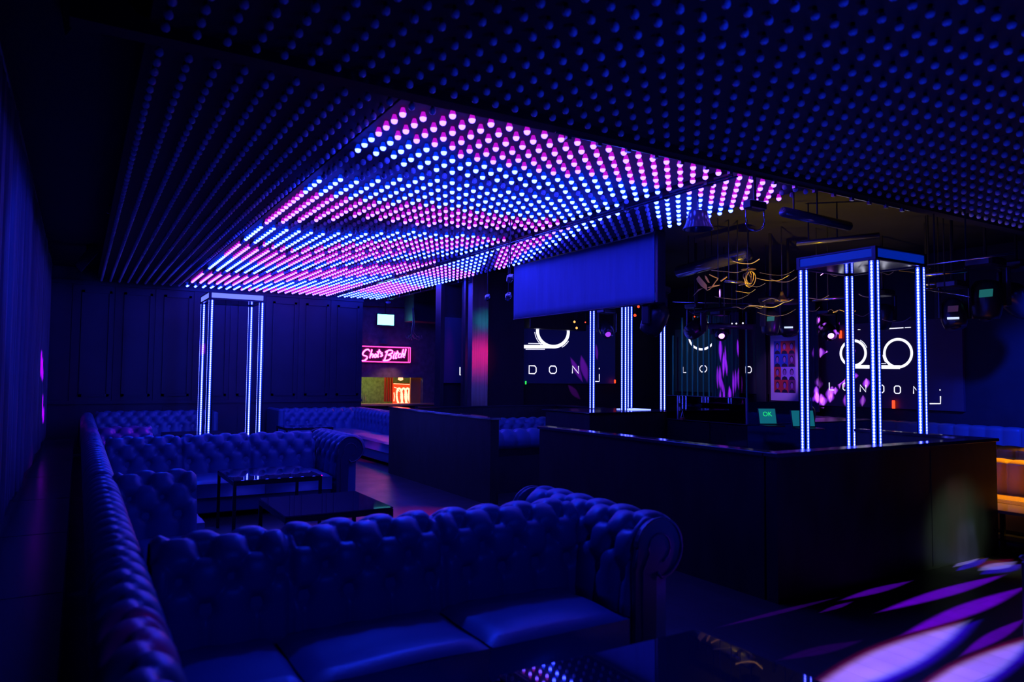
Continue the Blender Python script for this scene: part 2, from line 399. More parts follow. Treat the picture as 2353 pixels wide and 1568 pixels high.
def tufted(L, scale=1, step=.02, seams=(), prof=PROF, amp=.032, rows=3, vlow=.21):
    # u along the run 0..L, returns grid points (u, d, z)
    pts, tot = resample(prof, 60); pts = smoothp(pts)
    nv = max(16, int(tot/step)); pts, tot = resample(pts, nv); nu = max(4, int(L/step))
    nrm = []
    for i, p in enumerate(pts):
        a = pts[max(0, i-1)]; c = pts[min(len(pts)-1, i+1)]; dx, dz = c[0]-a[0], c[1]-a[1]; l = math.hypot(dx, dz); nrm.append((-dz/l, dx/l))
    vtop = vlow + rows*B_
    def fn(a, c):
        u = a*L; j = round(c*nv); d, z = pts[j]; v = tot*c
        f, dm = puff(u, v, vlow, vtop)
        fade = min(1, (tot-v)/.12+.15) * min(1, .5+v/.1)
        h = amp*f*fade - .046*dm
        e = min([abs(u-sx) for sx in seams] + [u, L-u])
        if e < .045: h -= .035*(1-e/.045)**2
        return (u, d + nrm[j][0]*h, z + nrm[j][1]*h)
    return fn, nu, nv
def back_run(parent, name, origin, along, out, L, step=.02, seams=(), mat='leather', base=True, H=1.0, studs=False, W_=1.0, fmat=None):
    """origin: front-bottom start; along: unit vector of run; out: unit vector towards the rear"""
    O, A, N = Vector(origin), Vector(along), Vector(out)
    fn, nu, nv = tufted(L, step=step, seams=seams, prof=[(d*W_, z) for d, z in PROF], amp=.032*(.5+.5*W_))
    def W(p): return O + A*p[0] + N*p[1] + Vector((0, 0, p[2]*H))
    b = MB().grid(lambda u, v: W(fn(u, v)), nu, nv)
    o = obj(name, b, mat, parent, smooth=True)
    b = MB()
    P = [(d*W_, z) for d, z in [(0.01, .02), (0.01, .36), (.03, .55), (.07, .72), (.15, .77), (.24, .77), (.27, .73), (.265, .66), (.25, .60), (.25, .02)]]
    for q in ((.0, .0), ):
        b.prism([W((.004, d, z)) for d, z in P], A*(L-.008))
    obj('frame', b, fmat or mat, parent)
    if studs:
        n = int(L/.065); me = mesh_of('nailhead', MB().lathe([(.002, .006), (.006, .003), (.007, 0)], 6), 'stud', None, True)
        for k in range(n):
            c = W((k*.065+.02, .262*W_, .595)); q = bpy.data.objects.new('nailhead', me); COL.objects.link(q); q.parent = parent
            q.location = c - wloc(parent); q.rotation_euler = N.to_track_quat('Z', 'Y').to_euler()
    return o
def scroll_poly(n=22):
    # outline of a rolled arm front: (out, z)
    P = [(.0, .02), (.0, .62), (.02, .72)]
    cx, cz, R = .165, .705, .155
    for k in range(n): t = PI*.97 - k*(PI*1.45)/(n-1); P.append((cx+R*math.cos(t), cz+R*math.sin(t)))
    P += [(.15, .58), (.14, .02)]
    return P
def arm_front(parent, origin, out, face, H=1.0, mat='leather_shaded'):
    O, N, Fv = Vector(origin), Vector(out), Vector(face)
    P = scroll_poly(); b = MB().prism([O + N*a + Vector((0, 0, z*H)) + Fv*.0 for a, z in P], Fv*.03)
    o = obj('arm_front', b, mat, parent, bev=.008)
    loop = [O + N*(a) + Vector((0, 0, z*H)) + Fv*.034 for a, z in P[1:-1]]
    b = MB().tube(loop, .008, 6)
    obj('piping', b, 'piping', parent, smooth=True)
    inner = [O + N*(.165+.075*math.cos(t)) + Vector((0, 0, (.705+.075*math.sin(t))*H)) + Fv*.032 for t in [PI*1.1 - k*PI*1.5/14 for k in range(15)]]
    obj('piping', MB().tube([O+N*.045+Vector((0,0,.05))+Fv*.032, O+N*.05+Vector((0,0,.6*H))+Fv*.032] + inner, .005, 6), 'piping', parent, smooth=True)
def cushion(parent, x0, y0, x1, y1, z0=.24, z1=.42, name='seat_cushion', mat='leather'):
    b = MB(); nx, ny = 14, 14
    def fn(u, v):
        # top & sides as one pillow: v wraps over the front
        x = x0 + (x1-x0)*u; y = y0 + (y1-y0)*v
        e = min(u*(x1-x0), (1-u)*(x1-x0), v*(y1-y0), (1-v)*(y1-y0)); k = max(0, 1-e/.035)
        return (x, y, z1 - .03*k*k + .012*math.sin(PI*u)*math.sin(PI*v) + .003*math.sin(9*x+5*y) + .004*math.sin(17*y-3*x))
    b.grid(fn, nx, ny)
    zt = z1-.03
    n = len(b.v)
    b.add([(x0,y0,zt),(x1,y0,zt),(x1,y1,zt),(x0,y1,zt),(x0,y0,z0),(x1,y0,z0),(x1,y1,z0),(x0,y1,z0)], [(0,1,5,4),(1,2,6,5),(2,3,7,6),(3,0,4,7),(7,6,5,4)])
    return obj(name, b, mat, parent, smooth=False if False else True)
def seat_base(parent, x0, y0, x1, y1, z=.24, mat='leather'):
    obj('seat_base', MB().bbox(x0, y0, .06, x1, y1, z, .012), mat, parent)
    for x in (x0+.06, x1-.1):
        for y in (y0+.06, y1-.1): obj('foot', MB().lathe([(.025, 0), (.032, .03), (.03, .062)], 10, T=Matrix.Translation((x, y, 0))), 'metal_black', parent)
X_, Y_ = (1, 0, 0), (0, 1, 0); mX, mY = (-1, 0, 0), (0, -1, 0)

# S1 nearest sofa: left run, back run, right arm
t = thing('chesterfield_sofa', 'nearest blue-lit tufted corner sofa filling the lower left foreground', 'sofa', (1.4, 3.2, 0), 'tufted chesterfield sofas')
back_run(t, 'backrest', (.30, 3.42, 0), X_, Y_, 2.28, .011, (.58, 1.36))
back_run(t, 'side_backrest', (.30, 3.74, 0), mY, mX, 2.7, .012, (.45, 1.2, 1.95), studs=True, W_=.62)
fn = back_run(t, 'armrest', (2.50, 4.12, 0), mY, X_, 1.17, .011, ())
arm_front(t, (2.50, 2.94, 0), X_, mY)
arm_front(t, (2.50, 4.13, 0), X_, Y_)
for x0, x1 in ((.34, .80), (.81, 1.615), (1.63, 2.42)): cushion(t, x0, 2.86, x1, 3.46)
cushion(t, .34, 1.25, .80, 2.84)
seat_base(t, .36, 2.90, 2.44, 3.42); seat_base(t, .36, 1.3, .78, 2.88)
# S2: left run with a short back
t = thing('chesterfield_sofa', 'tufted sofa section with a short one-seat back, between the near and middle sofas', 'sofa', (.6, 5.3, 0), 'tufted chesterfield sofas')
back_run(t, 'backrest', (.24, 5.87, 0), X_, Y_, .56, .012, ())
back_run(t, 'side_backrest', (.30, 6.16, 0), mY, mX, 2.4, .014, (.8, 1.6), studs=True, W_=.62)
cushion(t, .36, 5.05, .93, 5.86); cushion(t, .36, 4.2, .93, 5.03)
seat_base(t, .38, 4.25, .9, 5.83)
# S3: middle sofa
t = thing('chesterfield_sofa', 'middle tufted sofa with rolled right arm, behind the two black tables', 'sofa', (1.5, 9.0, 0), 'tufted chesterfield sofas')
back_run(t, 'backrest', (.3, 9.32, 0), X_, Y_, 2.36, .016, (.78, 1.56))
back_run(t, 'side_backrest', (.30, 9.4, 0), mY, mX, 3.17, .018, (.8, 1.6, 2.4), studs=True, W_=.62)
back_run(t, 'armrest', (2.70, 9.95, 0), mY, X_, 1.35, .016, ())
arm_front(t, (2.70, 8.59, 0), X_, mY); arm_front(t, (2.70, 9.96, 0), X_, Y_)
for x0, x1 in ((.36, 1.1), (1.11, 1.88), (1.89, 2.66)): cushion(t, x0, 8.6, x1, 9.34)
seat_base(t, .38, 8.64, 2.66, 9.32)
cushion(t, .36, 6.4, .93, 8.58); seat_base(t, .38, 6.45, .9, 8.6)
# S4: short section lit violet
t = thing('chesterfield_sofa', 'tufted sofa section with violet glints, behind the left end of the middle sofa', 'sofa', (.6, 10.8, 0), 'tufted chesterfield sofas')
back_run(t, 'backrest', (.26, 11.15, 0), X_, Y_, .66, .02, ())
back_run(t, 'side_backrest', (.30, 13.0, 0), mY, mX, 3.58, .022, (.8, 1.6, 2.4), studs=True, W_=.62)
cushion(t, .36, 10.4, .93, 11.18); seat_base(t, .38, 10.4, .9, 11.15)
# S5: by the back wall, left of the light tower
t = thing('chesterfield_sofa', 'tufted sofa against the panelled back wall, left of the light tower', 'sofa', (1.2, 15.9, 0), 'tufted chesterfield sofas')
back_run(t, 'backrest', (.3, 15.8, 0), X_, Y_, 2.0, .024, ())
back_run(t, 'side_backrest', (.30, 15.9, 0), mY, mX, 2.85, .026, (.8, 1.6, 2.4), W_=.62)
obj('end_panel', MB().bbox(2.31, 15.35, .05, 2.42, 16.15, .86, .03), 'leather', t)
for x0, x1 in ((.36, 1.3), (1.31, 2.3)): cushion(t, x0, 15.1, x1, 15.82)
seat_base(t, .38, 15.15, 2.3, 15.8)
# S6: corner sofa right of the tower
t = thing('corner_sofa', 'tufted corner sofa with a pink lit seat, right of the light tower', 'sofa', (4.8, 15.5, 0))
back_run(t, 'backrest', (3.75, 16.1, 0), X_, Y_, 1.9, .024, ())
back_run(t, 'side_backrest', (5.42, 16.4, 0), mY, X_, 4.3, .024, ())
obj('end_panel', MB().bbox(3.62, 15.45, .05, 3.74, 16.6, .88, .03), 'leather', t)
cushion(t, 3.78, 15.4, 4.7, 16.12); cushion(t, 4.72, 14.1, 5.44, 16.1); cushion(t, 4.72, 12.1, 5.44, 14.08)
seat_base(t, 4.74, 12.12, 5.42, 16.1); seat_base(t, 3.8, 15.42, 4.7, 16.1)
# S7: banquette inside the booth
t = thing('booth_banquette', 'tufted banquette in the booth between the two black barriers', 'banquette', (6.5, 10.9, 0))
back_run(t, 'backrest', (5.0, 10.95, 0), X_, Y_, 2.45, .02, ())
back_run(t, 'side_backrest', (7.45, 11.2, 0), mY, X_, 1.1, .02, ())
cushion(t, 5.0, 10.3, 7.5, 10.97); seat_base(t, 5.02, 10.35, 7.48, 10.95)
# S8: rolled sofa back seen end-on in the booth
t = thing('chesterfield_sofa', 'rolled tufted sofa end peeking out behind the tall black partition', 'sofa', (5.3, 8.6, 0), 'tufted chesterfield sofas')
back_run(t, 'backrest', (5.80, 8.95, 0), mX, mY, 1.15, .015, (), fmat='metal_black')  # dark frame, skirt and arm front put the shade below the roll into colour
obj('skirt', MB().box(4.66, 8.655, .0, 5.79, 8.695, .5), 'blackwall', t); cushion(t, 4.65, 8.95, 5.78, 9.6); seat_base(t, 4.67, 8.97, 5.76, 9.58)
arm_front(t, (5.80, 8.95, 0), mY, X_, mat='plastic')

# ------------------------------------------------------------------ low tables
def table(label, x0, y0, x1, y1, z, group='low black mirror tables'):
    t = thing('low_table', label, 'table', ((x0+x1)/2, (y0+y1)/2, 0), group)
    obj('table_top', MB().bbox(x0, y0, z-.012, x1, y1, z, .003), 'table_top', t)
    b = MB()
    for a in ((x0, y0, x1, y0+.025), (x0, y1-.025, x1, y1), (x0, y0+.025, x0+.025, y1-.025), (x1-.025, y0+.025, x1, y1-.025)): b.box(a[0], a[1], z-.05, a[2], a[3], z-.013)
    obj('table_frame', b, 'metal_black', t)
    for x in (x0, x1-.028):
        for y in (y0, y1-.028): obj('leg', MB().box(x, y, 0, x+.028, y+.028, z-.05), 'metal_black', t)
    return t
table('black mirror table reflecting two LED poles, in front of the middle sofa', 1.29, 7.22, 2.13, 8.13, .6)
table('black mirror table nearer the viewer, between short back and rolled arm', 1.29, 5.24, 2.1, 6.12, .6)
table('dark glossy table at the bottom edge reflecting ceiling bulbs', 1.24, 1.35, 2.15, 2.14, .6)
t4 = table('small table with violet lit edge, beside the sofa by the back wall', 1.13, 11.6, 1.95, 12.42, .7)
table('thin framed table in front of the corner sofa by the tower', 3.4, 13.9, 4.3, 14.7, .6)

# ------------------------------------------------------------------ LED towers
def led_box(parent, name, x, y, z0, z1, axis, s, w, mat):
    # a tape strip w wide on face 'axis' with sign s, carrying UVs (across, metres along)
    e = .003; me = bpy.data.meshes.new(name); h = w/2
    if axis == 'x': V = [(x+s*e, y-h, z0), (x+s*e, y+h, z0), (x+s*e, y+h, z1), (x+s*e, y-h, z1)]; W = [(x, a, c) for _, a, c in V]
    elif axis == 'y': V = [(x-h, y+s*e, z0), (x+h, y+s*e, z0), (x+h, y+s*e, z1), (x-h, y+s*e, z1)]; W = [(a, y, c) for a, _, c in V]
    off = wloc(parent); V = [Vector(v)-off for v in V]; W = [Vector(v)-off for v in W]
    me.from_pydata(V+W, [], [(0, 1, 2, 3), (7, 6, 5, 4), (0, 4, 5, 1), (1, 5, 6, 2), (2, 6, 7, 3), (3, 7, 4, 0)])
    uv = me.uv_layers.new(name='UVMap'); co = [(0, z0), (1, z0), (1, z1), (0, z1)]*2
    for l in me.loops: uv.data[l.index].uv = co[l.vertex_index]
    me.materials.append(M_[mat]); o = bpy.data.objects.new(name, me); COL.objects.link(o); o.parent = parent
    return o
def led_tower(label, x0, y0, x1, y1, z0, z1, fascia, mat, pw=.075):
    t = thing('led_tower', label, 'light tower', ((x0+x1)/2, (y0+y1)/2, z0), 'square towers of LED poles')
    h = pw/2; sw = .030
    for cx in (x0+h, x1-h):
        for cy in (y0+h, y1-h):
            p = obj('pole', MB().box(cx-h, cy-h, z0, cx-h+.012, cy+h, z1).box(cx+h-.012, cy-h, z0, cx+h, cy+h, z1).box(cx-h+.012, cy-h, z0, cx+h-.012, cy-h+.012, z1).box(cx-h+.012, cy+h-.012, z0, cx+h-.012, cy+h, z1), 'metal_black', t)
            for ax, s in (('x', -1), ('x', 1), ('y', -1), ('y', 1)):
                X = cx + (s*h if ax == 'x' else 0); Y = cy + (s*h if ax == 'y' else 0)
                led_box(p, 'led_strip', X, Y, z0+.01, z1-.01, ax, s, sw+.014, mat)
    b = MB(); e = .03
    b.box(x0-.01, y0-.01, z1, x1+.01, y0+e, z1+.025).box(x0-.01, y1-e, z1, x1+.01, y1+.01, z1+.025).box(x0-.01, y0+e, z1, x0+e, y1-e, z1+.025).box(x1-e, y0+e, z1, x1+.01, y1-e, z1+.025)
    b.box(x0-.01, y0-.01, z1+.115, x1+.01, y1+.01, z1+.13)
    for cx in (x0-.01, x1-.03):
        for cy in (y0-.01, y1-.03): b.box(cx, cy, z1+.025, cx+.04, cy+.04, z1+.115)
    obj('top_frame', b, 'metal_black', t)
    obj('soffit', MB().box(x0+e, y0+e, z1+.01, x1-e, y1-e, z1+.02), 'gloss', t)
    b = MB().box(x0+.032, y0-.004, z1+.03, x1-.032, y0+.008, z1+.11).box(x0-.004, y0+.032, z1+.03, x0+.008, y1-.032, z1+.11).box(x0+.032, y1-.008, z1+.03, x1-.032, y1+.004, z1+.11).box(x1-.008, y0+.032, z1+.03, x1+.004, y1-.032, z1+.11)
    obj('fascia_light', b, fascia, t)
    return t
led_tower('square tower of blue LED poles by the panelled back wall', 1.85, 12.95, 2.75, 13.95, .26, 2.86, 'fascia', 'strip_l', .085)
led_tower('square tower of blue LED poles inside the nearest black barrier', 6.61, 4.17, 7.48, 5.05, .62, 2.78, 'fascia_dim', 'strip')
led_tower('square tower of blue LED poles behind the hanging screen, mid room', 7.4, 8.9, 8.3, 9.8, 1.08, 2.86, 'fascia_dim', 'strip')
tag(obj('podium', MB().bbox(1.6, 12.8, 0, 3.0, 14.2, .255, .01), 'gloss'), 'low dark podium under the back-wall light tower', 'podium')
tag(obj('podium', MB().bbox(6.45, 4.02, 0, 7.34, 5.2, .615, .01).bbox(7.34, 4.02, 0, 7.6, 5.2, .615, .01), 'gloss'), 'dark podium under the nearest tower, hidden behind the black barrier', 'podium')
t = thing('podium', 'waist-high dark podium carrying the mid-room light tower', 'podium', (7.6, 9.3, 0))
obj('body', MB().bbox(6.62, 8.75, 0, 8.38, 9.95, 1.06, .01), 'barrier', t)
obj('top', MB().bbox(6.58, 8.7, 1.06, 8.4, 10.0, 1.078, .004), 'cap', t)
obj('reflection_panel', MB().box(7.75, 9.1, 1.079, 8.15, 9.5, 1.09), 'podium_glow', t)  # added glowing plate imitates light reflected on the podium

# ------------------------------------------------------------------ barriers
def barrier(name, label, runs, h, cat='barrier', capw=.02, mat='barrier'):
    x = sum(r[0]+r[2] for r in runs)/2/len(runs); y = sum(r[1]+r[3] for r in runs)/2/len(runs)
    t = thing(name, label, cat, (x, y, 0))
    for r in runs:
        obj('panel', MB().box(r[0], r[1], 0, r[2], r[3], h-.03), mat, t)
        obj('cap_rail', MB().bbox(r[0]-capw, r[1]-capw, h-.03, r[2]+capw, r[3]+capw, h, .004), 'cap', t)
    return t
bt = barrier('barrier', 'nearest waist-high black barrier wrapping the DJ enclosure', [(4.33, 3.5, 7.40, 3.6), (4.33, 3.6+.02, 4.43, 6.62), (7.30, 3.62, 7.40, 4.85)], 1.07)
obj('panel_joint', MB().box(6.30, 3.497, .02, 6.306, 3.503, 1.0), 'metal_black', bt)
barrier('barrier', 'dark partition between the corner sofa and the booth banquette', [(4.45, 7.92, 4.57, 11.35)], 1.09)
barrier('barrier', 'low dark wall closing the booth behind its tufted banquette', [(5.0, 11.42, 7.95, 11.52), (7.87, 10.1, 7.97, 11.40)], 1.08)
# ------------------------------------------------------------------ DJ booth
t = thing('dj_booth', 'black DJ booth counter with glass guards, inside the nearest barrier', 'counter', (8.8, 8, 0))
obj('counter', MB().bbox(8.1, 7.05, 0, 11.0, 7.75, .95, .006).bbox(8.1, 7.76, 0, 8.8, 8.66, .95, .006).bbox(8.45, 8.661, 0, 8.8, 10.6, .95, .006), 'gloss', t)
obj('worktop', MB().bbox(8.08, 7.03, .951, 11.02, 7.77, .965, .003).bbox(8.08, 7.775, .951, 8.82, 8.66, .965, .003).bbox(8.43, 8.661, .951, 8.82, 10.62, .965, .003), 'plastic', t)
for a in ((8.09, 7.06, 8.10, 8.4), (8.09, 8.42, 8.10, 8.66)): obj('glass_guard', MB().box(a[0], a[1], .967, a[2], a[3], 1.33), 'glass', t)
obj('glass_guard', MB().box(8.11, 7.04, .967, 9.5, 7.05, 1.28), 'glass', t)
for x, y in ((8.095, 7.05), (8.095, 8.41), (9.5, 7.045)): obj('glass_post', MB().box(x-.012, y-.012, .967, x+.012, y+.012, 1.33), 'alu', t)
obj('glass_edge', MB().box(8.085, 7.07, 1.331, 8.105, 8.66, 1.338), 'piping', t)
def text_mesh(parent, name, txt, size, M, mat, ext=.0015):
    cu = bpy.data.curves.new(name, 'FONT'); cu.body = txt; cu.size = size; cu.extrude = ext; cu.align_x = 'CENTER'; cu.align_y = 'CENTER'
    o = bpy.data.objects.new(name, cu); COL.objects.link(o); cu.materials.append(M_[mat])
    dg = bpy.context.evaluated_depsgraph_get(); dg.update(); me = bpy.data.meshes.new_from_object(o.evaluated_get(dg)); bpy.data.objects.remove(o); bpy.data.curves.remove(cu)
    me.transform(M); r = bpy.data.objects.new(name, me); COL.objects.link(r)
    if parent: r.parent = parent; me.transform(Matrix.Translation(-wloc(parent)))
    return r
def deck(x, y, label, txt=True, knobs=True):
    t = thing('dj_deck', label, 'DJ equipment', (x, y, .967), 'DJ players and mixer on the booth counter')
    obj('body', MB().bbox(x-.16, y-.2, .967, x+.16, y+.2, 1.06, .008), 'plastic', t, bev=0)
    obj('jog_wheel', MB().lathe([(.1, 1.06), (.1, 1.075), (.09, 1.08)], 24, T=Matrix.Translation((x+.02, y, 0))), 'metal_black', t)
    b = MB()
    for k in range(24): a = random.uniform(-.14, .14); c = random.uniform(-.18, .18); b.box(x+a, y+c, 1.061, x+a+.012, y+c+.014, 1.078)
    obj('indicator_light', b, 'amber_dot', t)
    if txt: text_mesh(t, 'lettering', 'Pioneer DJ', .055, Matrix.Translation((x-.162, y, 1.012)) @ Matrix.Rotation(-PI/2, 4, 'Z') @ Matrix.Rotation(PI/2, 4, 'X'), 'teal_scr')
    return t
deck(8.32, 8.0, 'DJ player nearest the glass corner, amber lights on top')
deck(8.32, 8.45, 'DJ mixer in the middle of the counter between two players')
deck(8.63, 9.0, 'DJ player on the far left of the booth counter, beside the lamp', txt=True)
def laptop(px, py, t_, label, w=.3, ok=False, lean=.25):
    c = at(px, py, t_); t = thing('laptop', label, 'laptop', (c.x, c.y, .967), 'laptops with teal screens in the booth')
    T = Matrix.Translation((c.x, c.y, .967)) @ Matrix.Rotation(-YAW+.1, 4, 'Z')
    obj('keyboard_base', MB().bbox(-w/2, -.22, 0, w/2, 0, .018, .004, T=T), 'plastic', t)
    T2 = T @ Matrix.Rotation(-lean, 4, 'X')
    s = obj('screen', MB().bbox(-w/2, 0, .02, w/2, .012, .25, .004, T=T2), 'plastic', t)
    obj('display', MB().box(-w/2+.012, -.003, .032, w/2-.012, -.001, .238, T=T2), 'teal_scr', s)
    if ok: text_mesh(t, 'lettering', 'OK', .09, T2 @ Matrix.Translation((0, -.006, .16)) @ Matrix.Rotation(PI/2, 4, 'X'), 'green_txt')
laptop(1766, 958, 9.9, 'open laptop with teal screen showing green OK text', .26, True)
laptop(1848, 958, 9.4, 'open laptop with plain teal screen beside an LED pole', .32)
t = thing('task_lamp', 'tiny triangular wire lamp on a red base on the DJ counter', 'lamp', at(1568, 962, 11.2))
c = at(1568, 962, 11.2); c.z = .967; t.location = c
obj('base', MB().box(c.x-.03, c.y-.03, .967, c.x+.03, c.y+.03, 1.0), pbr('red_lamp_base', (.3, .02, .02), rough=.4), t)
obj('wire_frame', MB().tube([c+Vector((-.03, 0, .033)), c+Vector((0, 0, .13)), c+Vector((.03, 0, .033))], .004, 6), 'alu', t)
t = thing('speaker_monitor', 'small round-topped black monitor speaker right of the laptops', 'speaker', (9.9, 7.4, .967))
obj('body', MB().lathe([(.1, .966), (.11, 1.05), (.1, 1.14), (.06, 1.19), (.01, 1.21)], 20, T=Matrix.Translation((9.9, 7.4, 0))), 'plastic', t, smooth=True)

# ------------------------------------------------------------------ hanging projection screen
t = thing('projection_screen', 'large hanging projection screen glowing deep blue under the bulb ceiling', 'screen', (6.35, 8.7, 3.0))
XS = 6.3; a = onx(1182, 608, XS); bq = onx(1505, 545, XS); c = onx(1508, 690, XS); d = onx(1185, 735, XS)
yn, yf = bq.y, a.y; zt, zb = 3.48, 2.585
def sfn(u, v):
    y = yn + (yf-yn)*u; z = zb + (zt-zb)*v
    return (XS + .006*math.sin(y*9)*v + .004*math.sin(y*23+2), y, z)
b = MB().grid(sfn, 60, 8)
o = obj('canvas', b, 'canvas', t, smooth=True); sm = o.modifiers.new('s', 'SOLIDIFY'); sm.thickness = .006; sm.offset = -1
obj('casing', MB().bbox(XS-.02, yn-.04, 3.49, XS+.14, yf+.04, 3.6, .01), 'metal_black', t)
obj('side_post', MB().bbox(XS-.01, yn-.06, zb-.02, XS+.13, yn-.01, 3.49, .006).box(XS+.131, yn-.05, zb+.1, XS+.135, yn-.02, zb+.16).box(XS-.013, yn-.062, 2.9, XS+.05, yn-.058, 2.98), 'metal_black', t)
obj('bottom_bar', MB().tube([(XS, yn, zb-.012), (XS, yf, zb-.012)], .014, 8), 'metal_black', t)
for y in (yn+.1, yf-.1): obj('hanger', MB().box(XS+.03, y, 3.6, XS+.07, y+.04, ZC), 'metal_black', t)

# ------------------------------------------------------------------ LED logo screens
def stroke(b, pl, path, w, closed=False):
    """flat stroke on a plane; path in plane coords; pl maps (a, z) to world"""
    n = len(path); L = []; R = []
    for i in range(n):
        p = path[i]; q0 = path[i-1] if (i or closed) else path[i]; q1 = path[(i+1) % n] if (i < n-1 or closed) else path[i]
        dx, dz = q1[0]-q0[0], q1[1]-q0[1]; l = math.hypot(dx, dz) or 1; nx, nz = -dz/l*w/2, dx/l*w/2
        L.append(pl(p[0]+nx, p[1]+nz)); R.append(pl(p[0]-nx, p[1]-nz))
    F = [(i, (i+1) % n, n+(i+1) % n, n+i) for i in range(n if closed else n-1)]
    b.add(L+R, F)
def glyph(ch, cx, cz, w, h):
    x0, x1, z0, z1 = cx-w/2, cx+w/2, cz-h/2, cz+h/2; r = w*.22; rz = abs(w)*.22
    O = [(x0+r, z0), (x1-r, z0), (x1, z0+rz), (x1, z1-rz), (x1-r, z1), (x0+r, z1), (x0, z1-rz), (x0, z0+rz)]
    if ch == 'O': return [(O, True)]
    if ch == 'D': return [([(x0, z0), (x1-r, z0), (x1, z0+rz), (x1, z1-rz), (x1-r, z1), (x0, z1)], True)]
    if ch == 'L': return [([(x0, z1), (x0, z0), (x1, z0)], False)]
    if ch == 'N': return [([(x0, z0), (x0, z1), (x1, z0), (x1, z1)], False)]
def logo_screen(label, plane, pts, px2, panel_rect, rings, bars, letters, marks, mat='screen_blue', thick=.064, flip=1):
    """plane 'y'/'x' and its coordinate; px2 maps photo pixel -> plane coords"""
    ax, k = plane
    def pl(a, z): return Vector((a, k, z)) if ax == 'y' else Vector((k, a, z))
    def q(x, y): v = px2(x, y, k); return ((v.x if ax == 'y' else v.y), v.z)
    a0, z0, a1, z1 = panel_rect
    t = thing('led_screen', label, 'LED screen', pl((a0+a1)/2, z0), 'wall screens showing the ring logo')
    if ax == 'y': obj('panel', MB().box(a0, k+.004, z0, a1, k+thick, z1), mat, t)
    else: obj('panel', MB().box(k+.004, a0, z0, k+thick, a1, z1), mat, t)
    b = MB()
    for (cx, cy, R, w, t0, t1) in rings:
        C = q(cx, cy); E = q(cx+R, cy); Tq = q(cx, cy-R); ra = abs(E[0]-C[0]); rz = abs(Tq[1]-C[1]); s = 1 if ax == 'y' else -1
        ww = w/R*rz; n = 40; full = (t1-t0) > 359
        P = [(C[0]+s*ra*math.cos(math.radians(t0+(t1-t0)*i/n)), C[1]+rz*math.sin(math.radians(t0+(t1-t0)*i/n))) for i in range(n if full else n+1)]
        stroke(b, pl, P, ww, full)
    for (x0, y0, x1, y1, w) in bars:
        p, e = q(x0, y0), q(x1, y1); ww = abs(q(x0, y0-w)[1]-p[1]); stroke(b, pl, [p, e], ww)
    obj('logo', b, 'white_em', t)
    b = MB()
    for ch, cx, cy, w, h in letters:
        C = q(cx, cy); E = q(cx+w, cy); Hh = abs(q(cx, cy-h)[1]-C[1]); W = (E[0]-C[0])
        for P, cl in glyph(ch, C[0], C[1], W, Hh): stroke(b, pl, P, Hh*.14, cl)
    if letters: obj('lettering', b, 'white_em', t)
    if marks:
        b = MB()
        for path in marks: stroke(b, pl, [q(*p) for p in path], .018)
        obj('corner_mark', b, 'white_em', t)
    return t
logo_screen('far wall screen with half a ring logo and the letters D O N', ('y', 12.98), None, ony, (6.22, 1.47, 10.55, 2.78),
    [(1271, 762, 35, 8, 0, 360), (1271, 762, 41, 1.5, 185, 235), (1271, 762, 41, 1.5, 300, 330), (1139, 762, 35, 8, 0, 360)], [(1139, 797, 1276, 797, 8), (1214, 789.5, 1246, 790, 1.5), (1208, 803, 1252, 803, 1.2)],
    [('L', 1062, 853, 10, 18), ('O', 1112, 853, 15, 17), ('N', 1166, 853, 15, 17), ('D', 1224, 850, 16, 18), ('O', 1270.5, 850, 16, 17), ('N', 1322.5, 850, 14, 17)],
    [[(1365, 877), (1377, 877), (1377, 860)], [(1377, 849), (1377, 846)]])
logo_screen('right wall screen with two joined rings above spaced capital letters', ('x', 12.03), None, onx, (6.15, 1.12, 9.25, 2.62),
    [(2063, 812, 32, 6, 0, 360), (1960, 812, 29, 6, 0, 360), (1960, 812, 34, 1.3, 20, 60), (2063, 812, 36, 1.3, 185, 215)], [(1958, 843, 2068, 844, 8), (2020, 836, 2036, 836, 1.5), (2018, 757, 2076, 753.5, 2.2), (2079, 753.3, 2093, 752.5, 1.6), (1971, 758, 1977, 758, 1.5)],
    [('L', 1911, 888, 11, 17), ('O', 1943, 889, 12, 16), ('N', 1983, 893, 13, 16), ('D', 2024, 894, 14, 17), ('O', 2062, 896, 14, 17), ('N', 2106, 897, 14, 17)],
    [[(2136, 928), (2161, 928), (2161, 911)], [(2160, 898), (2160, 895)]], mat='screen_dark')
logo_screen('narrow right wall screen seen between upright teal slats', ('x', 12.03), None, onx, (9.95, 1.3, 12.6, 2.75),
    [(1613, 772, 31, 5, 0, 360)], [], [('L', 1573, 850, 7, 13), ('O', 1616, 848, 16, 14), ('D', 1720, 850, 13, 14)], [], mat='screen_dark')
t = thing('slat_screen', 'row of upright teal slats in front of the narrow wall screen', 'slatted screen', (11.85, 11.4, 0))
for k, px in enumerate((1523, 1546, 1567, 1579, 1591, 1603, 1616, 1629, 1715)):
    p = onx(px, 850, 11.85); obj('slat', MB().box(11.85, p.y-.018, .1, 11.87, p.y+.018, 3.0 if k > 1 else 2.6), 'slat', t)
obj('rail', MB().box(11.84, onx(1715, 850, 11.85).y-.1, 3.0, 11.88, 12.7, 3.04).box(11.84, 9.9, .06, 11.88, 12.7, .1), 'metal_black', t)
t = thing('curtain', 'dark pleated curtain splashed with violet light, right of the slats', 'curtain', (11.8, 10.4, .1))
y0, y1 = onx(1702, 850, 11.8).y, onx(1641, 850, 11.8).y
obj('fabric', drape(11.76, y0, y1, .1, 3.0, .09, .03), 'curtain', t, smooth=True)
obj('rail', MB().tube([(11.76, y0, 3.02), (11.76, y1, 3.02)], .012), 'metal_black', t)
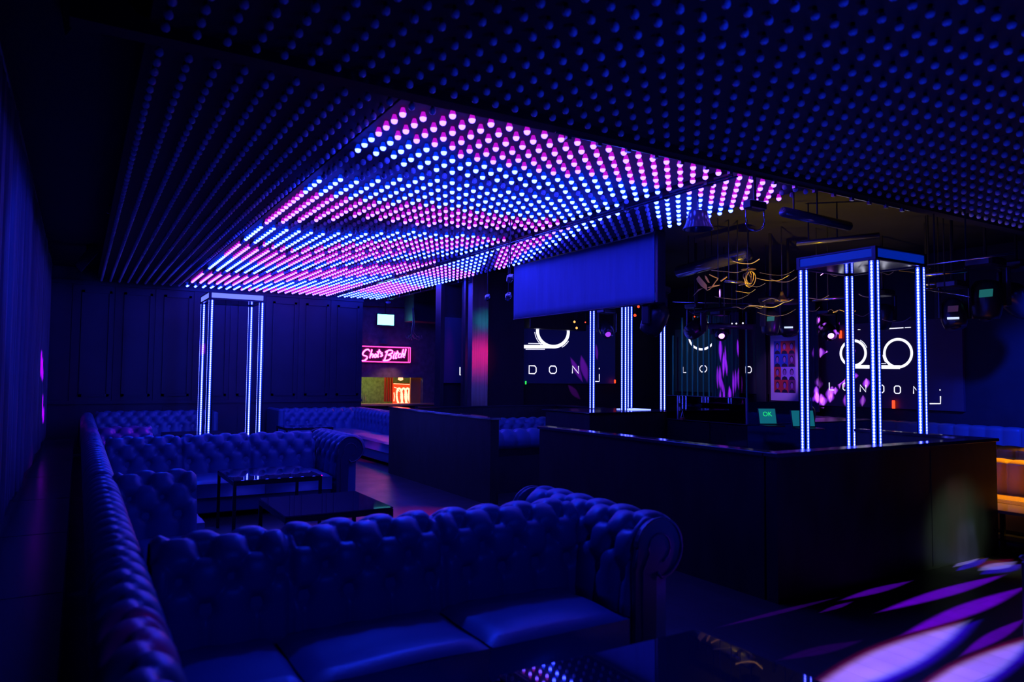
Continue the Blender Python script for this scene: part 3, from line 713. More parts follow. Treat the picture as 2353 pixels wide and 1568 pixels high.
t = thing('curtain', 'violet dappled drape left of the big two-ring screen', 'curtain', (11.85, 8.9, .1))
y0, y1 = onx(1934, 850, 11.9).y, onx(1880, 850, 11.9).y
obj('fabric', drape(11.9, y1-.02, onx(1862, 850, 11.9).y, 1.0, 2.9, .12, .02), 'curtain', t, smooth=True)
# door-like steel jambs between (dark)
for a, lb in ((1748, 'dark blue upright panel between curtain and framed poster'), (1862, 'dark upright panel right of the framed poster')):
    p = onx(a, 850, 11.95); tag(obj('upright_panel', MB().bbox(11.95, p.y-.12, 0, 12.02, p.y+.12, 3.1, .01), 'panelwall'), lb, 'panel')
# poster with generic portrait grid
XP = 11.88; A0 = onx(1770, 768, XP); A1 = onx(1833, 771, XP); A2 = onx(1833, 920, XP)
M_['poster'] = pbr('poster_paper', (.55, .45, .8), rough=.35)
PC = {}
for n, c_ in (('b', (.02, .06, .5)), ('r', (.5, .03, .05)), ('d', (.16, .02, .16)), ('l', (.35, .22, .75)), ('k', (.012, .01, .04)), ('f', (.25, .1, .45))): M_['pc_'+n] = pbr('poster_ink_'+n, c_, rough=.4)
t = thing('framed_poster', 'tall framed poster with a grid of coloured portrait squares', 'poster', (XP, (A0.y+A1.y)/2, A2.z))
ya, yb_, za, zb_ = A1.y, A0.y, A2.z-.02, A1.z+.02
obj('frame', MB().box(XP+.006, ya-.03, za-.03, XP+.04, yb_+.03, zb_+.03), 'metal_black', t)
obj('paper', MB().box(XP, ya, za, XP+.006, yb_, zb_), 'poster', t)
cells = ['brr', 'bbd', 'rll', 'rrd']; W = (yb_-ya); Hh = zb_-za; cw = W*.78/3; chh = Hh*.79/4
names = 'brdlkf'; b = MB()
for i in range(4):
    for j in range(3):
        cy = yb_ - W*.13 - cw*j; cz = zb_ - Hh*.09 - chh*i; mi = names.index(cells[i][j])
        b.box(XP-.002, cy-cw, cz-chh, XP, cy, cz, mi)
        mx, mz = cy-cw/2, cz-chh
        def disc(y, z, ry, rz, mi, e):
            b.prism([(XP-.002-e, y+ry*math.cos(a), z+rz*math.sin(a)) for a in [2*PI*q/14 for q in range(14)]], (-.001, 0, 0), mi)
        disc(mx, mz+chh*.60, cw*.26, chh*.27, 4, .0); disc(mx, mz+chh*.55, cw*.18, chh*.22, 5, .001)
        b.prism([(XP-.002, mx-cw*.42, mz), (XP-.002, mx-cw*.3, mz+chh*.2), (XP-.002, mx, mz+chh*.28), (XP-.002, mx+cw*.3, mz+chh*.2), (XP-.002, mx+cw*.42, mz)], (-.001, 0, 0), 4)
obj('portrait_grid', b, ['pc_'+n for n in names], t)

# small coloured status lights
for px, py, T_, m_, w, h, lb in ((1209, 880, 12.9, 'green_dot', .02, .07, 'small green status light at the lower left of the far screen'), (1414, 877, 12.9, 'red_dot', .03, .08, 'small red status light right of the far screen'),
        ):
    c = ony(px, py, T_); tag(obj('status_light', MB().bbox(c.x-w/2, c.y, c.z-h/2, c.x+w/2, c.y+.03, c.z+h/2, .004), m_, loc=tuple(c)), lb, 'light')
for px, py, lb in ((1932, 769, 'red status light above the big two-ring screen'), (2054, 930, 'red status light under the big two-ring screen')):
    c = onx(px, py, 12.0); tag(obj('status_light', MB().bbox(c.x-.02, c.y-.025, c.z-.07, c.x, c.y+.025, c.z+.07, .004), 'red_dot', loc=tuple(c)), lb, 'light')

# ------------------------------------------------------------------ bar end: exit light, neon signs, column
YS = 17.5
p, q = ony(868, 722, YS-.5), ony(905, 748, YS-.5)
t = thing('exit_sign', 'glowing white exit light hanging above the pink neon sign', 'exit sign', (p.x, YS-.5, q.z))
obj('housing', MB().box(p.x-.01, YS-.49, q.z-.01, q.x+.01, YS-.4, p.z+.02), 'plastic', t)
obj('face', MB().box(p.x, YS-.5, q.z, q.x, YS-.49, p.z), 'exit', t)
obj('hanger', MB().box((p.x+q.x)/2-.01, YS-.46, p.z+.02, (p.x+q.x)/2+.01, YS-.44, ZC), 'metal_black', t)
YN = YS-.12
def NP(x, y): return ony(x, y, YN)
t = thing('neon_sign', 'pink neon sign with handwritten lettering on the dark bar wall', 'neon sign', NP(885, 834))
p0, p1 = NP(826, 794), NP(944, 835)
obj('back_panel', MB().box(p0.x, YN+.03, p1.z, p1.x, YN+.05, p0.z), 'plastic', t)
b = MB(); z0, z1, x0, x1 = p1.z+.02, p0.z-.02, p0.x, p1.x-.02
b.tube([(x0, YN, z1), (x1, YN, z1)], .016).tube([(x0, YN, z0), (x1, YN, z0)], .016).tube([(x1, YN, z0), (x1, YN, z1)], .014).tube([(x1-.05, YN, z0), (x1-.05, YN, z1)], .008)
obj('border_tube', b, 'neon_frame', t, smooth=True)
def scr(pts, r=.011):    # photo-crop coordinates (crop 820..970 x 780..940, scale 9.8)
    return [NP(820+x/9.8, 780+y/9.8) for x, y in pts]
def curve(pts, n=6):
    P = [Vector(p) for p in pts]; out = []
    for i in range(len(P)-1):
        a, c, d, e = P[max(0, i-1)], P[i], P[i+1], P[min(len(P)-1, i+2)]
        for k in range(n):
            s = k/n; out.append(.5*((2*c) + (d-a)*s + (2*a-5*c+4*d-e)*s*s + (3*c-a-3*d+e)*s**3))
    return out + [P[-1]]
WORD = [[(285, 260), (250, 225), (180, 250), (130, 320), (150, 360), (220, 380), (230, 420), (180, 470), (110, 480), (90, 450)],      # S
        [(340, 230), (290, 420)], [(300, 370), (345, 330), (370, 350), (350, 410)],                                         # h
        [(420, 330), (390, 370), (400, 405), (435, 390), (445, 350), (420, 330)],                                          # o
        [(510, 230), (465, 390), (490, 385)], [(455, 285), (540, 275)],                                                    # t
        [(575, 300), (535, 320), (580, 355), (530, 385)],                                                                   # s
        [(690, 270), (620, 470)], [(640, 290), (720, 245), (800, 255), (790, 310), (700, 350), (770, 370), (760, 430), (690, 470), (590, 475)],   # B
        [(845, 320), (815, 420), (840, 425)], [(850, 285), (853, 290)],                                                     # i
        [(920, 260), (865, 415), (900, 415)], [(860, 320), (940, 300)],                                                     # t
        [(985, 320), (945, 340), (930, 400), (970, 405)],                                                                   # c
        [(1050, 225), (990, 410)], [(1000, 360), (1040, 320), (1060, 340), (1035, 400)],                                    # h
        [(1105, 220), (1075, 370)], [(1065, 405), (1067, 410)]]
b = MB()
for s_ in WORD: b.tube(curve(scr(s_)), .014, 6)
b2 = MB()
for s_ in WORD: b2.tube([p + Vector((.014, .02, -.012)) for p in curve(scr(s_))], .009, 6)
obj('script_lettering', b, 'neon_pink', t, smooth=True); obj('script_shadow_tube', b2, 'neon_pink', t, smooth=True)
obj('mount', MB().box(NP(874, 789).x, YN, NP(874, 790).z, NP(890, 789).x, YN+.1, NP(874, 787).z), 'alu', t)
# orange coil neon in the bar window
YO = 18.2
def NO(x, y): return ony(820+x/9.8, 780+y/9.8, YO)
t = thing('neon_sign', 'orange neon sign of looping coils standing in the bar window', 'neon sign', NO(1110, 1500))
p0, p1 = NO(830, 1000), NO(1395, 1500)
obj('back_panel', MB().box(p0.x, YO+.04, p1.z, p1.x, YO+.06, p0.z), 'neon_red', t)
b = MB()
for cx in (960, 1060, 1150, 1230, 1310):
    L_ = [NO(cx + 62*math.cos(a) + 10*math.sin(a), 1285 + 180*math.sin(a)) for a in [2*PI*k/24 for k in range(24)]]
    b.tube(L_, .026, 8, closed=True)
b.tube([NO(840, 1080), NO(900, 1100), NO(960, 1180)], .010, 6).tube([NO(835, 1200), NO(845, 1280), NO(835, 1400)], .012, 6)
obj('coil_tube', b, 'neon_orange', t, smooth=True)
b = MB().tube([NO(830, 1000), NO(1395, 1035)], .008, 6)
obj('top_tube', b, 'neon_orange', t)
c = NO(985, 910); tag(obj('lamp_shade', MB().lathe([(.02, .10), (.06, .07), (.07, .0), (.01, -.03)], 14, T=Matrix.Translation(c)), em('orange_shade', (4, 1, .5)), smooth=True, loc=tuple(c)), 'small glowing pinkish lamp above the orange neon coils', 'lamp')
tag(obj('bar_counter', MB().bbox(5.92, 17.25, .84, 8.2, 17.495, .9, .01), pbr('bar_top_wood', (.5, .3, .14), rough=.3), loc=(7, 17.5, .87)), 'wooden bar top glowing orange under the serving window', 'counter')
b = MB()
for k, px in enumerate((885, 889, 893, 897, 901)):
    c = ony(px, 900, 18.6); tag(obj('drape_strip', MB().bbox(c.x-.02, 18.6, .9, c.x+.02, 18.64, 2.2, .008), pbr('strip_%d' % k, ((.35, .03, .02) if k % 2 == 0 else (.3, .16, .05)), rough=.5), loc=tuple(c)), ('leftmost', 'second', 'middle', 'fourth', 'rightmost')[k] + ' upright strip of the red and brown strips in the bar window', 'strip', 'upright strips in the bar window')
for k, px in enumerate((830, 834, 838.5)):
    c = ony(px, 918, 18.0); c.z = .905
    o = obj('bottle', MB().lathe([(.019, 0), (.02, .12), (.009, .17), (.009, .24)], 10, T=Matrix.Translation(c)), pbr('bottle_%d' % k, (.5, .55, .15), rough=.15), smooth=True, loc=tuple(c))
    tag(o, ('leftmost', 'middle', 'rightmost')[k] + ' yellow-green bottle standing on the bar top', 'bottle', 'bottles on the bar')
p0, p1 = ony(943, 808, 17.75), ony(967, 932, 17.75)
struct('trim_3', MB().box(p0.x, 17.7, p1.z, p1.x-.02, 17.76, 1.56), pbr('amber_jamb', (.5, .25, .06), rough=.6, bump=.2, bscale=60))
# conduit line and smoke detector on the bar wall
p0, p1 = ony(828, 704, YS-.06), ony(951, 709, YS-.06)
t = thing('cable_conduit', 'pale conduit running along the top of the bar wall', 'conduit', p0)
obj('tube', MB().tube([p0, p1, p1 - Vector((0, 0, .12))], .016, 8), 'chrome', t)
c = ony(892, 697, 15.5); t = thing('smoke_detector', 'small white round detector under the ceiling above the exit light', 'detector', c)
obj('body', MB().lathe([(.02, -.02), (.05, .0), (.06, .03)], 16, T=Matrix.Translation(c)), 'canvas', t, smooth=True); obj('stem', MB().tube([c+Vector((0, 0, .03)), Vector((c.x, c.y, ZC))], .01, 6), 'metal_black', t)
t = thing('cable_bundle', 'bunch of loose dark cables dangling right of the neon sign', 'cables', ony(948, 720, 16.9))
b = MB()
for k in range(7):
    x = 950 + random.uniform(-3, 3)*1.0
    b.tube(curve([ony(x, 708, 16.3+.02*k), ony(x+1, 740, 16.3), ony(x-3+k*.5, 765, 16.3), ony(936+k*5.5, 778 + (k % 3)*2, 16.3), ony(933+k*6, 771, 16.3)]), .009, 6)
obj('cables', b, 'cable_dark', t, smooth=True)
# big dark box above the passage
p0, p1 = ony(951, 690, 16.4), ony(1075, 744, 16.4)
tag(obj('black_bulkhead', MB().bbox(p0.x, 16.4, p1.z, p1.x, 17.0, ZC-.005, .01), 'panelwall', loc=((p0.x+p1.x)/2, 16.6, p1.z)), 'dark boxed bulkhead hanging over the passage beside the column', 'bulkhead')
# brushed steel column
xa, xb = ony(1083, 850, 12.3).x, ony(1122, 850, 12.3).x
t = thing('steel_column', 'brushed steel column lit teal above and hot pink below', 'column', ((xa+xb)/2, 12.45, 0))
obj('cladding', MB().bbox(xa, 12.3, 0, xb, 12.75, 3.62, .012), 'brushed', t)
obj('base_ring', MB().bbox(xa-.01, 12.29, 0, xb+.01, 12.76, .1, .006), 'metal_black', t)
xm = ony(1068, 850, 12.2).x
tag(obj('upright_panel', MB().bbox(xm, 12.2, 0, xm+.06, 12.28, ZC-.003, .006), 'metal_black', loc=(xm, 12.2, 0)), 'narrow dark upright immediately left of the steel column', 'panel')
xm = ony(1165, 850, 12.6).x
tag(obj('upright_panel', MB().bbox(xb+.02, 12.6, 0, ony(1204, 850, 12.6).x, 12.8, ZC, .006), 'blackwall', loc=(xm, 12.6, 0)), 'wide black wall panel right of the steel column', 'panel')
# dark speaker bar covering the top of the ring
p0, p1 = ony(1215, 740, 12.7), ony(1345, 761, 12.7)
tag(obj('speaker_bar', MB().bbox(p0.x, 12.65, p1.z, p1.x, 12.9, p0.z+.35, .01), 'plastic', loc=((p0.x+p1.x)/2, 12.7, p1.z)), 'long black box hiding the top of the half ring on the far screen', 'speaker')

# ------------------------------------------------------------------ right side seating
def channel(parent, o_, along, out, L, z0, z1, pitch, mat, th=.16):
    O, A, N = Vector(o_), Vector(along), Vector(out); b = MB()
    def fn(u, v):
        s = u*L; h = abs(math.sin(PI*s/pitch))**.5*.03
        t_ = v*1.25
        if t_ <= 1: d = .0 - h + .02*t_; z = z0 + (z1-z0)*t_
        else: w = (t_-1)/.25; d = -h*(1-w) + .02 + th*w; z = z1 + (.02+h*.5)*math.sin(PI*w)
        return O + A*s + N*d + Vector((0, 0, z))
    b.grid(fn, int(L/.02), 20)
    obj('channel_back', b, mat, parent, smooth=True)
    obj('frame', MB().prism([O + N*.022, O + N*th, O + N*th + Vector((0, 0, z1)), O + N*.022+Vector((0, 0, z1-.02))], A*L), 'metal_black', parent)
t = thing('wall_banquette', 'long channel-tufted banquette along the right wall, washed blue', 'banquette', (11.9, 6, 0))
channel(t, (11.75, 9.0, 0), mY, X_, 5.6, .42, .90, .235, 'leather_pale')
obj('seat', MB().bbox(11.2, 3.4, .1, 11.78, 9.0, .44, .03), 'leather_pale', t)
t = thing('channel_bench', 'gold-lit channel-tufted bench beside the barrier end', 'bench', (8.6, 3.8, 0))
channel(t, (8.45, 4.7, 0), mY, X_, 2.4, .40, .74, .2, 'leather_tan', .22)
obj('seat', MB().bbox(7.95, 2.3, .1, 8.5, 4.7, .42, .03), 'leather_tan', t)
obj('back_ledge', MB().bbox(8.68, 2.3, .1, 8.95, 4.7, .76, .01), 'gloss', t)
t = thing('channel_bench', 'farther tan bench back rising behind the gold-lit bench', 'bench', (9.4, 3.9, 0))
channel(t, (9.1, 4.9, 0), mY, X_, 2.6, .42, .83, .2, 'leather_tan', .25)
t = thing('low_table', 'black-edged table under orange light beside the gold-lit bench', 'table', (7.7, 3.3, 0))
obj('table_top', MB().bbox(7.42, 2.6, .37, 7.86, 3.75, .40, .004), pbr('amber_table_top', (.35, .22, .15), rough=.12), t)
for x, y in ((7.55, 3.6), (7.72, 3.6), (7.55, 2.7), (7.8, 2.7)): obj('leg', MB().box(x, y, 0, x+.035, y+.035, .37), 'metal_black', t)
obj('shelf', MB().bbox(7.5, 2.65, .1, 7.84, 3.7, .12, .003), 'gloss', t)
t = thing('drinks_tray', 'thin dark tray on the blue-lit wall banquette table', 'tray', (10.9, 4.9, .62))
obj('tray', MB().bbox(10.7, 4.7, .6, 11.15, 5.3, .62, .006), 'metal_black', t)
obj('leg', MB().tube([(10.92, 5, 0), (10.92, 5, .6)], .02, 8), 'metal_black', t)
p = onz(2345, 1500, 0)
c0 = onx(2344, 1276, 5.05)
t = thing('cube_stool', 'black cube stool cut off by the right edge beside the lit floor', 'stool', (5.35, c0.y-.3, 0))
obj('body', MB().bbox(5.05, c0.y-.6, 0, 5.65, c0.y, c0.z-.03, .015), 'plastic', t); obj('seat_pad', MB().bbox(5.04, c0.y-.61, c0.z-.03, 5.66, c0.y+.01, c0.z, .012), 'plastic', t)

# ------------------------------------------------------------------ moving head lights
def look_z(d, up=Vector((0, 0, 1))):
    z = Vector(d).normalized(); x = up.cross(z)
    if x.length < .01: x = Vector((1, 0, 0))
    x.normalize(); y = z.cross(x); return Matrix((x, y, z)).transposed().to_4x4()
def moving_head(px, py, depth, label, aim, s=1.0, lens='plastic', disp=None, stick=False):
    c = at(px, py, depth); t = thing('moving_head_light', label, 'stage light', (c.x, c.y, ZC-.02), 'moving head lights hanging from the rig')
    R = .135*s
    top = c.z + .30*s
    obj('clamp_pipe', MB().tube([(c.x, c.y, top+.08*s), (c.x, c.y, ZC)], .02, 8), 'metal_black', t)
    obj('base', MB().bbox(c.x-.15*s, c.y-.12*s, top, c.x+.15*s, c.y+.12*s, top+.09*s, .02*s), 'plastic', t)
    d = Vector(aim).normalized(); side = Vector((d.y, -d.x, 0))
    if side.length < .05: side = Vector((1, 0, 0))
    side.normalize()
    for k in (-1, 1):
        b = MB(); T = Matrix.Translation(c + side*(k*(R+.035*s))); ang = math.atan2(side.y, side.x)
        T = T @ Matrix.Rotation(ang, 4, 'Z'); b.bbox(-.02*s, -.05*s, -.06*s, .02*s, .05*s, top-c.z+.01, .008*s, T=T); obj('yoke_arm', b, 'plastic', t)
    T = Matrix.Translation(c) @ look_z(d)
    prof = [(.03*s, -.19*s), (.09*s, -.175*s), (.125*s, -.12*s), (R, -.03*s), (R, .06*s), (.125*s, .13*s), (.11*s, .17*s)]
    hd = obj('head', MB().lathe(prof, 20, T=T), 'plastic', t, smooth=True)
    obj('lens', MB().lathe([(.055*s, .171*s), (.05*s, .185*s), (.02*s, .196*s)], 18, T=T), lens, hd, smooth=True)
    v = (EYEV - c).normalized(); v.z = 0; v.normalize(); sd = Vector((-v.y, v.x, 0)); up = Vector((0, 0, 1))
    f = c + v*(R+.035*s)
    if disp:
        b = MB().prism([f - sd*.06*s + up*(-.075*s), f + sd*.06*s + up*(-.075*s), f + sd*.06*s + up*(-.05*s), f - sd*.06*s + up*(-.05*s)], v*.004); obj('display', b, disp, hd)
    if stick:
        b = MB().prism([f - sd*.055*s + up*(.01*s), f + sd*.05*s + up*(.015*s), f + sd*.055*s + up*(.085*s), f - sd*.05*s + up*(.08*s)], v*.004); obj('label_plate', b, stick, hd)
    return c
mh = []
mh.append(moving_head(2190, 722, 8.9, 'moving head light with amber label and white display, right of the tower', (-.2, -.3, -1), 1.05, disp='display', stick='sticker'))
mh.append(moving_head(2266, 690, 9.0, 'large moving head light with teal label pointing down at the far right', (.1, .1, -1), 1.35, stick='teal_dim'))
mh.append(moving_head(2337, 690, 9.4, 'moving head light cut off by the right picture edge', (.6, -.2, -.5), 1.3))
mh.append(moving_head(1812, 745, 10.8, 'moving head light with bright white display left of the tower', (-.2, -.3, -1), 1.0, disp='display'))
mh.append(moving_head(1771, 742, 10.4, 'dark tapered moving head light left of the one with the white display', (.0, .1, -1), .95, stick='teal_dim'))
mh.append(moving_head(1655, 762, 12.2, 'moving head light with glowing violet lens above the dappled curtain', (-.45, -.6, -.5), .9, lens='lens'))
mh.append(moving_head(1600, 755, 11.2, 'moving head light tilted left in front of the teal slats', (-.8, .1, -.5), 1.0))
mh.append(moving_head(1903, 762, 11.8, 'moving head light with bright violet lens seen through the tower', (-.45, -.6, -.45), .9, lens='lens'))
mh.append(moving_head(1393, 757, 12.5, 'moving head light with faint violet lens behind the hanging screen', (-.3, -.7, -.6), .9, lens='lens_dim'))
mh.append(moving_head(1505, 735, 9.6, 'large dark moving head light just below the hanging screen corner', (-.1, .5, -.8), 1.15))
mh.append(moving_head(2028, 728, 10.5, 'dark moving head light above the two-ring screen between poles', (.2, .3, -1), 1.0))

# ------------------------------------------------------------------ rig above the dance floor
def rig_pipe(label, a, c, r=.024, mat='chrome', name='rig_pipe'):
    P, Q = at(*a), at(*c); m_ = (P+Q)/2
    t = thing(name, label, 'pipe', m_, 'ceiling rig pipes')
    obj('tube', MB().tube([P, Q], r, 10), mat, t, smooth=True)
    for h in (m_, P+(Q-P)*.15): obj('hanger', MB().tube([h, Vector((h.x, h.y, ZC))], .008, 6), 'metal_black', t)
rig_pipe('violet-lit pipe crossing above the teal slats', (1590, 716, 11), (1800, 697, 10.6), .03, 'metal_black')
rig_pipe('blue tube just right of the gold leaf-shaped cloth', (1666, 645, 9.5), (1724, 653, 9.6), .022)
rig_pipe('pale blue pipe seen through the tower', (1866, 691, 10), (1940, 683, 9.8), .02)
rig_pipe('upper gold-lit pipe right of the tower top', (2118, 634, 8.8), (2222, 622, 8.6), .022)
rig_pipe('middle gold-lit pipe right of the tower', (2118, 655, 9.2), (2196, 650, 9.1), .02)
rig_pipe('bluish pipe low right of the tower top', (2118, 664, 9.6), (2180, 660, 9.6), .015)
rig_pipe('long thin pipe across the whole dance floor ceiling', (1545, 694, 12.95), (1795, 700, 12.9), .012)
rig_pipe('thin rod angling down to the right of the tower', (2120, 664, 9.0), (2228, 682, 8.0), .008)
rig_pipe('thick dark duct above the gold cloth', (1560, 625, 10.8), (1720, 583, 9.6), .09, 'ledge')
rig_pipe('dark beam under the ceiling near the screen corner', (1800, 487, 7.0), (1950, 520, 7.6), .05, 'ledge')
rig_pipe('bluish conduit high at the right of the rig', (1830, 560, 8.6), (2020, 540, 8.4), .03, 'ledge')
rig_pipe('thin blue conduit above the right moving heads', (2118, 611, 8.0), (2330, 582, 7.4), .010)
random.seed(3)
t = thing('loose_rig_cables', 'tangle of loose cables hanging in the ceiling rig', 'cables', (9, 8.5, 3.3)); t['kind'] = 'stuff'
bA, bB = MB(), MB()
for k in range(34):
    px = random.uniform(1560, 2105); py = random.uniform(590, 735); L_ = random.uniform(20, 90); d_ = random.uniform(8.5, 10.3); sg = random.uniform(-8, 8)
    if 1840 < px < 2110 and random.random() < .4: continue
    (bA if random.random() < .3 else bB).tube(curve([at(px, py, d_), at(px+L_*.3, py+sg, d_), at(px+L_*.7, py+sg*.3+4, d_), at(px+L_, py-L_*.08, d_-.1)], 4), random.uniform(.003, .008), 5)
obj('cables', bA, 'cable', t, smooth=True); obj('dark_cables', bB, 'cable_dark', t, smooth=True)
# coil of cable
c = at(1718, 640, 9.5); b = MB()
for k in range(5):
    b.tube([c + Vector((.085*math.cos(a)*.9 + .012*k, 0, 0)) + Vector((0, .03*math.sin(a+k), (.07+.008*k)*math.sin(a) + .01*math.sin(k))) for a in [2*PI*i/26 for i in range(26)]], .006, 6, closed=True)
t = thing('cable_coil', 'coiled cream cable hooked on the rig beside the gold cloth', 'cable', c)
obj('cable', b, 'cable', t, smooth=True); obj('hook', MB().tube([c+Vector((0, 0, .08)), Vector((c.x, c.y, ZC))], .006, 6), 'metal_black', t)
# gold leaf cloth
c = at(1616, 652, 9.4)
def leaf(pts, d_): return [at(x, y, d_) for x, y in pts]
t = thing('gold_leaf_decoration', 'gold leaf-shaped fabric decoration hanging in the rig', 'decoration', c)
for P_ in ([(1600, 641), (1606, 634), (1624, 655), (1625, 668), (1611, 658), (1603, 648)], [(1619, 633), (1624, 636), (1631, 650), (1627, 650), (1621, 641)], [(1591, 682), (1605, 665), (1616, 662), (1604, 670)], [(1625, 661), (1640, 656), (1656, 655), (1646, 659), (1632, 662)]):
    obj('leaf', MB().prism(leaf(P_, 9.4), ray(1616, 652)*.015), 'gold', t)
obj('stem', MB().tube([at(1624, 668, 9.4), at(1632, 664, 9.4), at(1650, 640, 9.4)], .008, 6).tube([at(1650, 640, 9.4), at(1640, 636, 9.4), at(1630, 631, 9.4)], .008, 6).tube([at(1656, 646, 9.4), at(1670, 636, 9.4)], .012, 6), 'gold', t)
obj('hook', MB().tube([at(1650, 640, 9.4), Vector((*at(1650, 640, 9.4).xy, ZC))], .006, 6), 'metal_black', t)
def bell(px, py, d_, r, h, label, mat, name='pendant_shade', prof=None):
    c = at(px, py, d_); t = thing(name, label, 'lamp', c)
    prof = prof or [(.01, h), (r*.18, h*.75), (r*.38, h*.4), (r*.7, h*.12), (r, 0)]
    o = obj('shade', MB().lathe(prof, 24, T=Matrix.Translation(c), cap=False), mat, t, smooth=True); sm = o.modifiers.new('s', 'SOLIDIFY'); sm.thickness = .006
    obj('stem', MB().tube([c+Vector((0, 0, h*.9)), Vector((c.x, c.y, ZC))], .008, 6), 'metal_black', t)
bell(1797, 692, 9.9, .1, .14, 'gold cone shade hanging in the rig left of the tower', 'brass')
bell(1760, 690, 11.3, .07, .13, 'dark cone shade beside the gold cone shade', 'metal_black')
bell(1604, 528, 7.4, .15, .14, 'dark domed pendant under the end of the lit strip', 'ledge', prof=[(.02, .2), (.09, .18), (.12, .06), (.15, .01), (.155, 0)])
bell(1720, 620, 9.8, .1, .02, 'flat gold disc lamp above the cable coil', 'brass')
c = at(1735, 512, 6.6); t = thing('clamp_ring', 'metal clamp ring below the right end of the lit bulb strip', 'clamp', c)
obj('ring', MB().tube([c + Vector((.085*math.cos(a)*.86, -.085*math.cos(a)*.5, .075*math.sin(a))) for a in [PI*1.0 + k*PI/16 for k in range(17)]], .007, 6).tube([c+Vector((-.073, .042, 0)), c+Vector((-.073, .042, .14))], .005, 6).tube([c+Vector((.073, -.042, 0)), c+Vector((.073, -.042, .14))], .005, 6), 'chrome', t, smooth=True)
obj('mount', MB().bbox(c.x-.11, c.y-.05, c.z+.12, c.x+.11, c.y+.05, c.z+.2, .01).tube([c+Vector((0, 0, .2)), Vector((c.x, c.y, ZC))], .015, 8), 'metal_black', t)
for k, (px, py, d_, r_, lb, m_) in enumerate(((1467, 705, 11, .02, 'upper orange-red indicator lamp below the hanging screen', 'red_dot'), (1459, 725, 11, .022, 'lower orange-red indicator lamp below the hanging screen', 'red_dot'), (1345, 741, 12, .012, 'tiny red indicator lamp left of the mid-room tower', 'red_dot'),
        (1596, 728, 10.7, .011, 'tiny red indicator lamp on the rig above the slats', 'red_dot'), (1682, 744, 11.3, .012, 'first of three tiny white lamps on the rig bar', 'white_dot'), (1692, 744, 11.3, .014, 'second of three tiny white lamps on the rig bar', 'white_dot'), (1707, 743, 11.3, .014, 'third of three tiny white lamps on the rig bar', 'white_dot'),
        (1320, 740, 12.4, .02, 'faint amber lamp pair above the half ring, upper one', 'amber_dot'), (1325, 754, 12.35, .02, 'faint amber lamp pair above the half ring, lower one', 'amber_dot'))):
    c = at(px, py, d_); t = thing('indicator_lamp', lb, 'light', c, 'small indicator lamps in the rig')
    obj('bulb', MB().lathe([(r_*.3, -r_), (r_*.9, -r_*.5), (r_, 0), (r_*.8, r_*.6), (r_*.3, r_)], 10, T=Matrix.Translation(c)), m_, t, smooth=True)
    obj('stem', MB().tube([c+Vector((0, 0, r_)), Vector((c.x, c.y, ZC))], .004, 5), 'metal_black', t)
P, Q = at(1600, 749, 11.6), at(1730, 751, 11.4)
tag(obj('rig_bar', MB().tube([P, Q], .045, 10).tube([(P+Q)/2, Vector((*((P+Q)/2).xy, ZC))], .01, 6), 'ledge', smooth=True, loc=tuple((P+Q)/2)), 'long dark bar carrying the three tiny white lamps', 'bar')
# small lamps near the column top
for px, py, d_, lb in ((1120, 684, 11.5, 'small pink-lit lamp at the top of the steel column'), (1168, 682, 9.6, 'small clamp lamp left of the hanging screen, lower'), (1172, 640, 8.6, 'small clamp lamp left of the hanging screen, upper')):
    c = at(px, py, d_); t = thing('clamp_lamp', lb, 'lamp', c, 'small clamp lamps near the column')
    obj('shade', MB().lathe([(.03, -.05), (.045, .02), (.02, .06)], 12, T=Matrix.Translation(c) @ Matrix.Rotation(.7, 4, 'X')), 'chrome', t, smooth=True)
    obj('stem', MB().tube([c+Vector((0, 0, .05)), Vector((c.x, c.y, ZC))], .008, 6), 'metal_black', t)
# speakers on the left wall
def speaker(corners, d_, label, th=.22):
    P = [at(x, y, d_) for x, y in corners]; c = sum(P, Vector())/len(P)
    t = thing('wall_speaker', label, 'speaker', c, 'tilted speakers hung high on the left')
    n = ray(*corners[0]).normalized()
    obj('cabinet', MB().prism(P, n*th), 'ledge', t, bev=.01)
    obj('bracket', MB().tube([c+n*th*.5, Vector((c.x, c.y+.1, ZC))], .015, 8), 'metal_black', t)
speaker([(125, -90), (150, 88), (222, -8), (200, -140)], 4.0, 'tilted speaker cut off at the top left corner')
speaker([(216, 553), (227, 580), (186, 626), (172, 608)], 11.8, 'small tilted speaker high on the left, farther back')
c = at(252, 482, 9.0); t = thing('clamp_ring', 'small clamp ring near the left edge of the bulb ceiling', 'clamp', c)
obj('ring', MB().tube([c+Vector((.05*math.cos(a), 0, .05*math.sin(a))) for a in [-PI*.7 + k*PI*1.1/12 for k in range(13)]], .007, 6), 'chrome', t); obj('mount', MB().tube([c+Vector((0, 0, .04)), Vector((c.x, c.y, ZC))], .01, 6), 'metal_black', t)

# ------------------------------------------------------------------ lights
def lamp(kind, name, loc, col, energy, target=None, **k):
    l = bpy.data.lights.new(name, kind); l.color = col; l.energy = energy
    for a, v in k.items(): setattr(l, a, v)
    o = bpy.data.objects.new(name, l); COL.objects.link(o); o.location = loc
    if target is not None: o.rotation_euler = (Vector(target)-Vector(loc)).to_track_quat('-Z', 'Y').to_euler()
    return o
def spot(name, loc, target, col, energy, ang, blend=.6, size=.06): return lamp('SPOT', name, loc, col, energy, target, spot_size=math.radians(ang), spot_blend=blend, shadow_soft_size=size)
BLUE = (.003, .028, 1)  # blue wash fills are added lamps without fixtures
spot('wash_fill', (1.6, -.4, 3.3), (1.7, 3.2, .4), BLUE, 95, 60)  # added fill from behind the viewer for the sofa fronts
spot('wash_fill', (2.3, 5.3, 3.3), (1.9, 3.35, .85), BLUE, 200, 56)  # added spot strengthens the lit ceiling's light on the sofa tops
